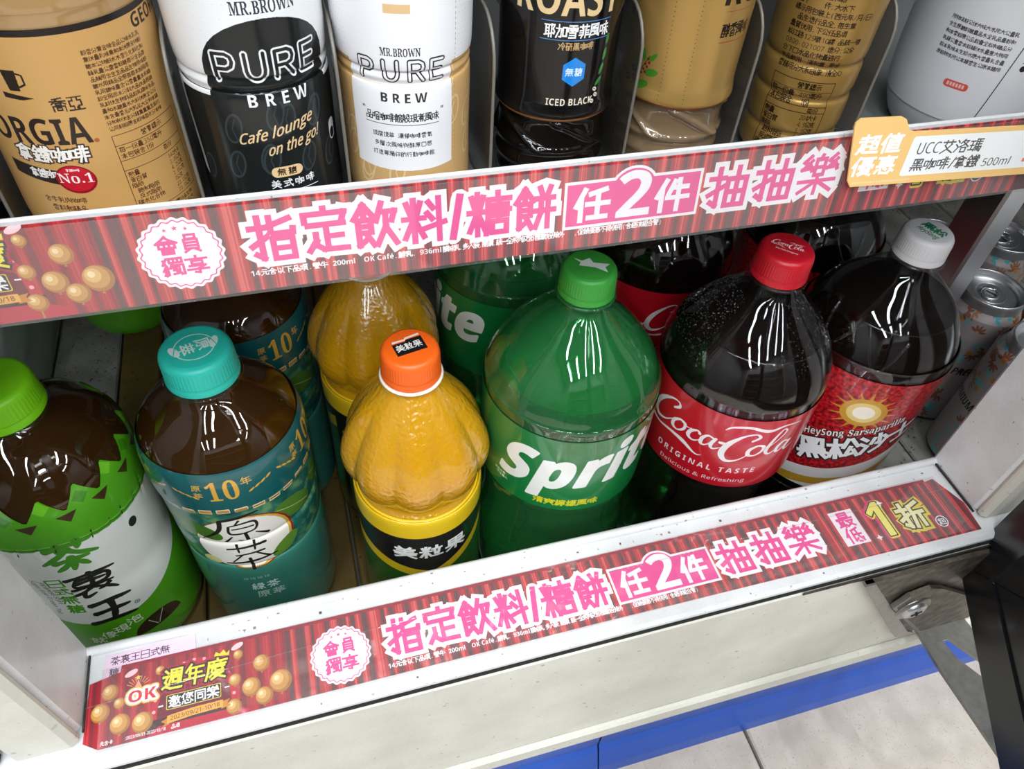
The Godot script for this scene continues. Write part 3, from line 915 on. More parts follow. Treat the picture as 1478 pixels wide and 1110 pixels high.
	"營": "24,2 24,16 4,34|26,16 44,34|8,8 12,18|40,8 36,18|74,2 74,16 54,34|76,16 94,34|58,8 62,18|92,8 86,18|2,50 2,40 98,40 98,50|30,52 70,52 70,66 30,66 30,52|20,76 80,76 80,98 20,98 20,76",
	"生": "26,0 4,40|16,24 92,24|16,56 86,56|50,0 50,94|0,94 100,94",
	"西": "0,8 100,8|12,30 88,30 88,98 12,98 12,30|38,8 38,44 22,64|62,8 62,60 86,62",
	"虎": "30,0 30,14 98,14|30,7 80,7|14,20 98,20 92,32|14,20 14,60 0,98|34,36 96,32|60,22 60,46 98,48|42,60 34,98|42,60 80,60 80,92 98,94",
	"婁": "15,6 85,6 85,36 15,36 15,6|0,21 100,21|50,0 50,50|20,50 80,50|0,66 100,66|44,52 24,78 80,98|74,66 20,98",
	"指": "扌 0 0 38 100;匕 42 0 58 42;日 46 50 50 50",
	"定": "宀 0 0 100 44;疋 6 34 90 66",
	"飲": "飠 0 0 48 100;欠 50 0 50 100", "料": "米 0 0 48 100;斗 52 0 48 100", "糖": "米 0 0 40 100;唐 42 0 58 100", "餅": "飠 0 0 46 100;并 50 0 50 100",
	"任": "亻 0 0 34 100;壬 36 0 64 100", "件": "亻 0 0 34 100;牛 36 0 64 100", "抽": "扌 0 0 40 100;由 46 0 54 100",
	"樂": "幺 0 0 32 54;白 35 0 30 52;幺 68 0 32 54;木 2 54 96 46",
	"最": "曰 20 0 60 32;一 0 33 100 14;耳 2 42 46 58;又 52 50 48 48",
	"低": "亻 0 0 34 100;氐 36 0 64 100", "折": "扌 0 0 42 100;斤 46 0 54 100",
	"起": "走 0 0 100 100;己 60 10 38 62", "召": "刀 8 0 84 48;口 15 54 70 46", "超": "走 0 0 100 100;召 58 6 42 72",
	"曾": "口 10 0 80 42;日 20 50 60 50", "會": "人 0 0 100 40;一 28 26 44 12;罒 12 42 76 24;日 20 72 60 28", "員": "口 24 0 52 26;貝 10 30 80 70",
	"蜀": "罒 5 0 90 24;勹 0 26 100 74;虫 16 42 60 52", "獨": "犭 0 0 32 100;蜀 34 0 66 100",
	"週": "辶 0 0 100 100;周 34 0 62 78", "邀": "辶 0 0 100 100;白 30 0 28 36;方 28 38 32 44;攵 64 4 34 76", "您": "亻 0 0 36 56;尔 36 0 62 56;心 5 60 92 38",
	"含": "人 0 0 100 44;一 28 30 44 20;丁 28 44 44 20;口 22 66 56 34", "品": "口 26 0 48 44;口 0 54 46 46;口 54 54 46 46", "項": "工 0 22 38 62;頁 40 0 60 100",
	"蠻": "糸 0 0 34 56;言 34 0 32 54;糸 66 0 34 56;虫 20 56 60 44", "鮮": "魚 0 0 54 100;羊 58 0 42 100", "調": "言 0 0 42 100;周 46 0 54 100", "味": "口 0 20 32 52;未 36 0 64 100",
	"裝": "壯 0 0 100 46;衣 2 46 96 54", "團": "口 0 0 100 100;專 18 16 64 68", "購": "貝 0 0 40 100;冓 42 0 58 100", "統": "糸 0 0 42 100;充 44 0 56 100",
	"酒": "氵 0 0 30 100;酉 34 0 66 100", "精": "米 0 0 42 100;青 46 0 54 100", "除": "阝 0 0 34 100;余 34 0 66 100", "促": "亻 0 0 34 100;足 36 0 64 100", "銷": "金 0 0 48 100;肖 52 0 48 100",
	"優": "亻 0 0 32 100;憂 34 0 66 100", "惠": "叀 8 0 84 60;心 6 64 90 36", "得": "彳 0 0 34 100;日 46 0 44 38;寸 36 46 64 54", "併": "亻 0 0 34 100;并 36 0 64 100",
	"經": "糸 0 0 42 100;巠 46 0 54 100", "濟": "氵 0 0 28 100;齊 32 0 68 100", "組": "糸 0 0 44 100;且 46 0 54 100", "合": "人 0 0 100 44;一 28 36 44 12;口 20 56 60 44",
	"餐": "米 0 0 46 40;又 52 0 46 40;飠 16 38 68 62", "值": "亻 0 0 34 100;直 34 0 66 100", "艾": "艹 5 0 90 28;乂 2 32 96 68", "各": "夂 0 0 100 58;口 20 60 60 40", "洛": "氵 0 0 30 100;各 32 0 68 100",
	"瑪": "王 0 14 36 76;馬 40 0 60 100", "咖": "口 0 20 28 50;力 32 6 36 88;口 74 24 26 56", "啡": "口 0 20 30 52;非 34 0 66 100", "拿": "合 5 0 90 54;手 12 56 76 44", "鐵": "金 0 0 42 100;戠 44 0 56 100",
	"茶": "艹 8 0 84 26;人 0 20 100 42;木 18 50 64 50", "就": "京 0 0 50 100;尤 52 0 48 100", "像": "亻 0 0 32 100;象 34 0 66 100", "現": "王 0 12 40 80;見 44 0 56 100", "泡": "氵 0 0 30 100;包 32 0 68 100",
	"萃": "艹 5 0 90 26;卒 0 28 100 72", "綠": "糸 0 0 42 100;彔 46 0 54 100", "粒": "米 0 0 48 100;立 50 0 50 100", "清": "氵 0 0 30 100;青 34 0 66 100",
	"寧": "宀 0 0 100 30;心 15 26 70 24;罒 8 52 84 18;丁 10 74 80 26", "檸": "木 0 0 38 100;寧 40 0 60 100", "檬": "木 0 0 38 100;艹 44 0 54 20;象 42 24 58 76",
	"松": "木 0 0 46 100;公 48 0 52 100", "沙": "氵 0 0 32 100;少 34 0 66 100", "嚐": "口 0 24 28 46;宀 34 0 66 30;匕 42 30 50 30;日 44 64 48 36", "館": "飠 0 0 48 100;官 52 0 48 100", "般": "舟 0 0 48 100;殳 52 0 48 100",
	"濃": "氵 0 0 28 100;農 32 0 68 100", "郁": "有 0 0 60 100;阝 66 0 34 100", "香": "禾 0 0 100 58;日 22 58 56 42", "次": "冫 0 0 30 100;欠 32 0 68 100", "醇": "酉 0 0 46 100;享 50 0 50 100",
	"打": "扌 0 0 42 100;丁 46 4 54 94", "造": "辶 0 0 100 100;告 36 0 60 78", "屬": "尸 0 0 100 100;蜀 22 30 78 70", "你": "亻 0 0 34 100;尔 34 0 66 100", "的": "白 0 0 44 100;勺 48 0 52 100",
	"行": "彳 0 0 36 100;亍 38 0 62 100", "動": "重 0 0 54 100;力 56 0 44 100", "耶": "耳 0 0 56 100;阝 62 0 38 100", "加": "力 0 0 56 100;口 62 14 38 78", "雪": "雨 0 0 100 108;彐 14 56 70 44", "菲": "艹 5 0 90 26;非 2 30 96 70",
	"冷": "冫 0 0 30 100;令 32 0 68 100", "研": "石 0 0 46 100;开 50 0 50 100", "蛋": "疋 0 0 100 46;虫 14 46 72 54", "質": "斤 4 0 42 34;斤 54 0 42 34;貝 14 38 72 62", "旨": "匕 8 0 88 42;日 12 50 76 50",
	"脂": "月 0 0 42 100;旨 46 0 54 100", "肪": "月 0 0 42 100;方 46 0 54 100", "飽": "飠 0 0 46 100;包 50 0 50 100", "和": "禾 0 0 56 100;口 62 18 38 68", "碳": "石 0 0 42 100;炭 44 0 56 100", "化": "亻 0 0 40 100;匕 44 0 56 100",
	"物": "牛 0 0 46 100;勿 50 0 50 100", "份": "亻 0 0 34 100;分 36 0 64 100", "標": "木 0 0 40 100;票 42 0 58 100", "養": "羊 6 0 88 44;飠 22 36 60 64", "粉": "米 0 0 46 100;分 50 0 50 100",
	"江": "氵 0 0 32 100;工 36 4 64 92", "路": "足 0 0 44 100;各 48 0 52 100", "號": "口 4 4 40 34;勺 0 42 46 56;虎 50 0 50 100", "樓": "木 0 0 40 100;婁 44 0 56 100", "使": "亻 0 0 34 100;口 44 24 48 28;乂 36 10 64 88",
}

# ---------------------------------------------------------------- flat print: the promotion strip
func c8(r: int, g: int, b: int) -> Color:
	return Color8(r, g, b)

func strip_print() -> Print:
	var p := Print.new(540, 40.5, 7.585, c8(150, 40, 48))
	var n := FastNoiseLite.new()
	n.seed = 5
	n.frequency = 0.03
	var W := p.im.get_width()
	var H := p.im.get_height()
	for x in W:   # the printed stage curtain
		var mm := x / p.k
		var t := 0.5 + 0.5 * sin(mm * 0.86 + 2.6 * n.get_noise_1d(mm * 3.0))
		t = clampf(t * 0.75 + 0.45 * n.get_noise_1d(mm * 26.0 + 400.0) + 0.12, 0, 1)
		var dark := c8(98, 62, 64)
		var col := dark.lerp(c8(182, 46, 52), smoothstep(0.1, 0.6, t)).lerp(c8(228, 98, 94), smoothstep(0.62, 1.0, t))
		if mm < 100:
			col = col.lerp(c8(170, 24, 40), 0.45)
		p.im.fill_rect(Rect2i(x, 0, 1, H), col)
	p.rect(0, 0, 540, 1.9, c8(158, 22, 46))
	var pink := c8(240, 72, 152)
	var white := c8(255, 252, 253)
	# the stage with the arch and the balloons at the left end
	p.oval(53, 30, 21, 25, c8(200, 38, 58))
	p.oval(53, 31, 18, 22, c8(120, 26, 40))
	p.rect(30, 33, 46, 7.5, c8(70, 26, 32))
	p.fill([[Vector2(30, 40.5), Vector2(36, 36.5), Vector2(74, 36.5), Vector2(84, 40.5)]], c8(196, 32, 60))
	for i in 13:
		var a := PI + PI * i / 12.0
		p.oval(53 + cos(a) * 19.5, 29 + sin(a) * 23, 0.9, 0.9, c8(255, 180, 190), 10)
	for e in [[22, 5.5, 2.6], [75, 4.2, 2.6]]:
		p.oval(e[0], e[1], e[2] * 1.3, e[2] * 0.6, c8(255, 214, 220), 16, -0.4)
	for b in [[12.2, 13.3, 4.0], [8.1, 22.8, 4.5], [17.7, 30.5, 4.8], [28.3, 32.5, 5.0], [16.9, 19.9, 2.7], [36.2, 7.7, 2.4], [75.3, 9.0, 2.5], [86.9, 16.5, 4.3], [73.2, 22.3, 3.1], [81.2, 28.0, 4.7], [96.1, 28.6, 5.7], [87.4, 34.2, 4.4], [72.3, 36.1, 3.8]]:
		p.oval(b[0], b[1], b[2], b[2] * 1.06, c8(176, 118, 52))
		p.oval(b[0] - b[2] * 0.12, b[1] - b[2] * 0.1, b[2] * 0.84, b[2] * 0.9, c8(208, 152, 78))
		p.oval(b[0] - b[2] * 0.28, b[1] - b[2] * 0.26, b[2] * 0.52, b[2] * 0.56, c8(232, 186, 116))
		p.oval(b[0] - b[2] * 0.36, b[1] - b[2] * 0.36, b[2] * 0.24, b[2] * 0.26, c8(250, 226, 176))
		p.fill([[Vector2(b[0], b[1] + b[2]), Vector2(b[0] - 0.7, b[1] + b[2] * 1.24), Vector2(b[0] + 0.7, b[1] + b[2] * 1.24)]], c8(190, 130, 60))
	for e in [[24, 18.5, 9.5, 0.3], [25.6, 14, 9, 0.0], [27, 18, 8, -0.3]]:
		for i in 9:
			var a := -PI / 2 + (i - 4) * 0.28
			p.line([Vector2(25.6, 14) + Vector2.from_angle(a) * 3.2, Vector2(25.6, 14) + Vector2.from_angle(a) * 6.2], 0.3, c8(238, 190, 120))
		break
	p.fill([[Vector2(25.6, 9.5), Vector2(23.4, 14.6), Vector2(27.6, 14.6)]], c8(244, 170, 140))
	p.star(25.4, 8.6, 1.6, c8(250, 220, 110))
	p.latin("OK", 20.5, 21.2, 5.8, c8(222, 24, 44), {"ow": 1.9, "oc": c8(236, 196, 80), "w": 14.0})
	p.latin("OK", 20.5, 21.2, 5.8, c8(222, 24, 44), {"ow": 1.2, "oc": white, "w": 14.0})
	p.han("週年慶", 37.5, 8.6, 9.6, 10.4, c8(250, 226, 60), 1.25, 10.9, 1.7, c8(180, 24, 60), 0.12)
	p.han("週年慶", 37.5, 8.6, 9.6, 10.4, c8(250, 232, 70), 1.25, 10.9, 0.8, c8(40, 26, 24), 0.12)
	p.fill([[Vector2(63, 7), Vector2(64, 4.6), Vector2(66, 6.2), Vector2(68, 4.2), Vector2(69.4, 6.6), Vector2(71, 5.2), Vector2(70.6, 8)]], c8(250, 226, 60))
	p.round_rect(39.4, 21.9, 26.8, 7.6, 0.8, c8(236, 210, 70))
	p.round_rect(39.8, 22.3, 26.0, 6.8, 0.8, c8(46, 30, 30))
	p.han("邀您同樂", 40.6, 23.0, 5.6, 5.6, white, 0.72, 6.25)
	p.rect(35.6, 26.4, 2.4, 0.7, white)
	p.rect(68, 24.6, 2.4, 0.7, white)
	p.fill([[Vector2(37, 34.6), Vector2(41, 33.2), Vector2(41, 36.8), Vector2(37.6, 37.6), Vector2(39, 36)]], c8(214, 140, 40))
	p.fill([[Vector2(70.6, 31.2), Vector2(66, 32), Vector2(66, 35.6), Vector2(70.8, 34.8), Vector2(69.2, 33)]], c8(214, 140, 40))
	p.fill([[Vector2(40, 32.4), Vector2(52, 31.2), Vector2(67, 31), Vector2(67, 34.8), Vector2(52, 35.2), Vector2(40, 36.4)]], c8(244, 178, 74))
	p.latin("2023/09/21-10/18", 41.4, 35.0, 2.1, c8(96, 40, 30), {"face": "sans", "w": 24.0, "rise": 0.05})
	p.han("元含卡", 9, 37.2, 1.9, 2.1, white, 0.3)
	p.latin(":2023/09/21-2023/10/18", 20.5, 39.2, 1.6, white, {"w": 19.0})
	p.han("品項", 42, 37.3, 1.9, 2.0, white, 0.3)
	# the round badge
	var ring := func(r0: float, wave: float) -> Array:
		var q := []
		for i in 168:
			var a := TAU * i / 168
			q.append(Vector2(128, 22.5) + Vector2.from_angle(a) * (r0 + wave * cos(a * 24)))
		return q
	p.fill([ring.call(15.9, 0.45)], white)
	p.fill([ring.call(14.7, 0.45)], pink)
	p.fill([ring.call(14.2, 0.45)], white)
	for i in 3:
		p.star(124.2 + i * 3.8, 11.6 - (0.5 if i == 1 else 0.0), 1.15 if i == 1 else 0.9, pink)
	p.han("會員", 119.6, 14.2, 7.6, 7.6, pink, 1.0, 9.0)
	p.han("獨享", 119.6, 24.0, 7.8, 7.8, pink, 1.0, 9.0)
	# the slogan
	for pas in 2:
		for e in [["指", 154.5, 17.0, 10.6], ["定", 175.2, 17.2, 9.6], ["飲", 195.2, 17.2, 10.2], ["料", 215.8, 17.0, 10.6], ["糖", 243.6, 17.6, 11.2], ["餅", 264.2, 17.2, 11.4], ["抽", 356.6, 19.0, 12.2], ["抽", 380.6, 19.0, 11.6], ["樂", 403.8, 20.0, 11.0]]:
			if pas == 0:
				p.han(e[0], e[1], e[3], e[2], 19.2, white, 7.2)
			else:
				p.han(e[0], e[1], e[3], e[2], 19.2, pink, 2.0 if e[0] == "樂" else 2.6)
		p.line([Vector2(239.6, 11.4), Vector2(236.4, 29.8)], 7.4 if pas == 0 else 3.2, white if pas == 0 else pink, pas == 1)
	p.rect(286, 10.4, 66, 23.2, white)
	p.oval(318.6, 16, 11.5, 10.4, white)
	p.rect(287.3, 11.8, 63.4, 20.4, pink)
	p.oval(318.6, 16, 10.2, 9.1, pink)
	p.han("任", 291.6, 15.0, 15.2, 14.6, white, 2.5)
	p.han("件", 330.4, 15.0, 15.4, 14.6, white, 2.5)
	p.latin("2", 309.6, 30.6, 22.0, white, {"w": 18.4})
	p.rect(440, 8.2, 17.2, 24.6, c8(252, 244, 248))
	p.han("最", 443.2, 10.0, 10.8, 10.0, pink, 1.35)
	p.han("低", 443.2, 21.4, 10.8, 10.0, pink, 1.35)
	p.latin("1", 463.0, 33.0, 25.0, c8(246, 232, 70), {"w": 17.0, "ow": 2.0, "oc": c8(226, 40, 120)})
	p.latin("1", 464.4, 33.0, 25.0, c8(246, 232, 70), {"w": 17.0, "ow": 1.5, "oc": c8(244, 230, 60)})
	p.latin("1", 464.0, 32.6, 25.0, c8(250, 238, 120), {"w": 17.0, "ow": 0.8, "oc": c8(44, 30, 34)})
	p.han("折", 486.4, 14.0, 17.6, 17.0, white, 2.9, 0.0, 2.2, c8(240, 220, 60))
	p.han("折", 485.8, 13.6, 17.6, 17.0, c8(252, 246, 190), 2.7, 0.0, 0.9, c8(44, 30, 34))
	p.star(478.6, 9.4, 2.6, white, 4)
	p.star(464.0, 31.8, 2.4, white, 4)
	p.oval(511.6, 31.2, 4.2, 4.2, white)
	p.oval(511.6, 31.2, 3.5, 3.5, c8(60, 36, 40))
	p.han("起", 509.2, 28.9, 4.8, 4.6, white, 0.6)
	# the small print
	var small := "元含以下品項・蠻牛"
	p.latin("14", 151.4, 36.6, 2.5, white)
	p.han(small, 155.6, 33.9, 2.85, 2.9, white, 0.46, 3.15)
	p.latin("200ml", 184.4, 36.6, 2.4, white)
	p.latin("OK Café", 197.4, 36.6, 2.4, white)
	p.han("・鮮乳・", 210.4, 33.9, 2.85, 2.9, white, 0.46, 3.0)
	p.latin("936ml", 221.4, 36.6, 2.4, white)
	p.han("調味乳・多入裝・團購・統一全系列及含酒精飲品除外", 231.6, 33.9, 2.6, 2.9, white, 0.44, 2.42)
	p.han(",促銷優惠不得併用(含經濟組合餐)", 292.0, 33.9, 2.6, 2.9, white, 0.44, 2.72)
	return p

func price_tag_print() -> Print:   # 200 x 38 mm
	var p := Print.new(200, 38, 8.0, c8(252, 206, 132))
	p.round_rect(35.5, 11.2, 180, 22.4, 1.6, c8(253, 253, 253))
	p.han("超值", 6.6, 9.4, 10.6, 9.6, Color.WHITE, 1.5, 12.2)
	p.han("優惠", 7.4, 21.6, 10.8, 9.8, Color.WHITE, 1.5, 12.6)
	var grey := c8(88, 84, 84)
	p.latin("UCC", 39.6, 21.4, 6.4, grey, {"face": "sans", "w": 13.4})
	p.han("艾洛瑪", 53.6, 14.6, 7.4, 7.2, grey, 0.75, 8.2)
	p.han("黑咖啡", 40.4, 24.2, 6.6, 6.8, grey, 0.72, 7.4)
	p.latin("/", 62.4, 31, 6.4, grey, {"face": "sans"})
	p.han("拿鐵", 65.4, 24.2, 6.6, 6.8, grey, 0.72, 7.4)
	p.latin("500ml", 82.0, 31, 4.6, grey, {"face": "sans"})
	p.latin("2", 106, 30, 13.0, c8(240, 132, 124), {"w": 11.0})
	p.han("件", 118, 21.4, 9.0, 9.4, grey, 1.1)
	for i in 22:
		p.rect(10 + i * 1.5, 35.4, 1.0, 0.9, c8(244, 224, 180))
	return p

func pink_tag_print() -> Print:   # 46 x 16 mm
	var p := Print.new(46, 16, 10.0, c8(238, 208, 228))
	p.han("茶裏王日式無", 3.4, 3.2, 4.4, 4.4, c8(86, 66, 80), 0.42, 4.9)
	p.han("糖", 3.0, 9.4, 4.4, 4.4, c8(86, 66, 80), 0.42)
	p.latin("1250ml", 9.0, 13.4, 3.4, c8(86, 66, 80), {"face": "sans"})
	return p

# ---------------------------------------------------------------- wrap-round labels: x = (azimuth + 180) * circumference / 360, y from the upper edge
func lemon_soda_label() -> Print:
	var p := Print.new(336, 69, 6.0, c8(14, 120, 58))
	var a := 0.9333
	for turn in [0.0, 180.0]:
		var x0: float = fposmod(180 - 41 + turn, 360) * a
		for w in ([0.0, -336.0] if turn else [0.0]):
			p.latin("Sprite", x0 + w, 49, 33, c8(238, 242, 236), {"w": 122.0, "slant": 0.24, "rise": 0.1, "ow": 1.1, "oc": c8(238, 242, 236)})
	p.han("清爽檸檬風味", 169 * a, 58.0, 6.0, 6.0, c8(222, 214, 40), 0.95, 6.9)
	p.han("本品含果", 136 * a, 52.0, 2.2, 2.2, c8(220, 240, 220), 0.35, 2.4)
	p.han("不含量大", 138 * a, 55.4, 2.2, 2.2, c8(220, 240, 220), 0.35, 2.4)
	p.round_rect(290, 24, 13, 11, 1.0, c8(220, 240, 220))
	p.round_rect(291, 25, 11, 9, 1.0, c8(14, 100, 50))
	p.rect(293, 27, 3, 2, c8(220, 240, 220))
	p.rect(297.5, 27, 3, 2, c8(220, 240, 220))
	p.rect(293, 31, 8, 1.4, c8(220, 240, 220))
	return p

func cola_script(p: Print, x: float, y: float, u: float, c: Color) -> void:   # the flowing two-word script; u mm to a unit, 100 wide, 30 tall
	var f := func(q: Array) -> Array:
		return q.map(func(e): return Vector2(x + e[0] * u, y + e[1] * u))
	var W := func(q: Array) -> Array:
		return q.map(func(e): return e * u)
	# first capital, its ribbon tail
	p.brush(f.call([[17, 6], [21, 2], [19, -1], [13, 1], [5, 9], [2, 18], [6, 23], [13, 21], [19, 15]]), W.call([1.4, 2.2, 1.0, 1.6, 3.6, 3.8, 2.6, 1.2, 0.5]), c)
	p.brush(f.call([[3, 15], [-2, 21], [0, 26], [8, 28], [20, 26], [30, 27], [40, 32], [44, 31]]), W.call([0.6, 1.6, 2.4, 1.4, 2.2, 3.4, 1.2, 0.4]), c)
	# o c a
	p.brush(f.call([[24, 11], [20, 15], [20, 20], [24, 21], [28, 17], [28, 12], [24, 11], [30, 13], [33, 12]]), W.call([1.6, 2.6, 2.8, 1.2, 1.8, 2.4, 1.2, 0.7, 0.5]), c)
	p.brush(f.call([[39, 13], [37, 11], [33, 14], [32, 19], [36, 21], [41, 17]]), W.call([2.2, 1.2, 2.6, 2.8, 1.2, 0.5]), c)
	p.brush(f.call([[48, 12], [44, 11], [41, 15], [41, 20], [44, 20], [48, 14]]), W.call([1.2, 1.6, 2.6, 2.4, 1.0, 0.8]), c)
	p.brush(f.call([[49, 11], [47, 18], [49, 21], [53, 18]]), W.call([2.2, 2.6, 1.4, 0.5]), c)
	p.line(f.call([[52, 13.5], [55.5, 13.5]]), 2.4 * u, c)
	# second capital with its long upper swash
	p.brush(f.call([[70, 8], [74, 4], [71, 1], [64, 4], [57, 13], [55, 23], [59, 29], [66, 27], [72, 20]]), W.call([1.4, 2.4, 1.0, 1.8, 4.0, 4.2, 2.8, 1.2, 0.5]), c)
	p.brush(f.call([[52, 1], [56, -3], [66, -5], [78, -2], [88, -5], [100, -4]]), W.call([0.6, 1.6, 2.2, 2.8, 1.4, 0.5]), c)
	# o l a
	p.brush(f.call([[75, 12], [71, 16], [71, 21], [75, 22], [79, 18], [79, 13], [75, 12], [81, 14]]), W.call([1.6, 2.6, 2.8, 1.2, 1.8, 2.4, 1.2, 0.6]), c)
	p.brush(f.call([[81, 17], [88, 8], [91, 1], [88, -1], [84, 8], [82, 18], [85, 22], [90, 18]]), W.call([0.6, 1.0, 1.6, 1.2, 2.4, 2.8, 1.4, 0.6]), c)
	p.brush(f.call([[97, 13], [93, 12], [90, 16], [90, 21], [93, 21], [97, 15]]), W.call([1.2, 1.6, 2.6, 2.4, 1.0, 0.8]), c)
	p.brush(f.call([[98, 12], [96, 19], [98, 22], [103, 18]]), W.call([2.2, 2.6, 1.4, 0.5]), c)

func cola_label() -> Print:
	var p := Print.new(333, 69, 6.1, c8(190, 14, 34))
	for x0 in [0.0, 166.0, -167.0]:
		cola_script(p, 121.5 + x0, 11.5, 1.0, c8(240, 236, 236))
		p.latin("ORIGINAL TASTE", 134 + x0, 56.6, 5.0, c8(240, 226, 228), {"w": 70.0, "track": 1.6, "rise": 0.07})
		p.latin("Delicious & Refreshing", 139 + x0, 66.0, 3.6, c8(240, 226, 228), {"face": "sans", "w": 60.0, "rise": 0.06})
	return p

func root_soda_label() -> Print:   # s 81..200, tilted lettering on red
	var p := Print.new(333, 119, 6.0, c8(164, 16, 30))
	var n := FastNoiseLite.new()
	n.seed = 8
	n.frequency = 0.09
	for y in range(0, p.im.get_height(), 3):   # the printed crackle of dark and bright reds
		for x in range(0, p.im.get_width(), 3):
			var t := n.get_noise_2d(x * 0.5, y * 0.5)
			p.im.fill_rect(Rect2i(x, y, 3, 3), c8(176, 16, 30).lerp(c8(96, 4, 14) if t < 0 else c8(222, 40, 40), clampf(absf(t) * 2.0, 0, 1)))
	var a := 0.925
	var m := Vector2(203 * a, 29)
	for i in 16:
		p.fill([[m + Vector2.from_angle(TAU * i / 16 - 0.13) * 11, m + Vector2.from_angle(TAU * i / 16) * Vector2(23, 20), m + Vector2.from_angle(TAU * i / 16 + 0.13) * 11]], c8(198, 146, 36))
	p.oval(m.x, m.y, 15, 13, c8(206, 156, 50))
	p.oval(m.x, m.y, 11, 9.4, c8(238, 210, 130))
	p.oval(m.x, m.y, 7, 6, c8(255, 250, 232))
	# the white and gold sweep under the lettering
	p.fill([[Vector2(120, 125), Vector2(150, 104), Vector2(185, 93), Vector2(215, 80), Vector2(245, 64), Vector2(270, 40), Vector2(270, 125)]], c8(244, 242, 240))
	p.fill([[Vector2(120, 132), Vector2(150, 114), Vector2(185, 105), Vector2(215, 95), Vector2(245, 80), Vector2(270, 62), Vector2(270, 72), Vector2(245, 92), Vector2(215, 105), Vector2(185, 113), Vector2(150, 123)]], c8(214, 164, 50))
	p.turned(Vector2(160, 66), -0.42)
	p.latin("HeySong", 0, 0, 6.2, c8(246, 244, 240), {"w": 27.0, "slant": 0.2, "ow": 0.5, "oc": c8(60, 20, 20)})
	p.latin("Sarsaparilla", 29, 0, 6.2, c8(246, 244, 240), {"face": "serif_bold", "w": 38.0, "slant": 0.3, "ow": 0.5, "oc": c8(60, 20, 20)})
	p.han("黑松沙士", -4, 4, 19, 19, c8(250, 250, 250), 3.1, 20.5, 1.3, c8(40, 34, 36), 0.1)
	p.straight()
	return p

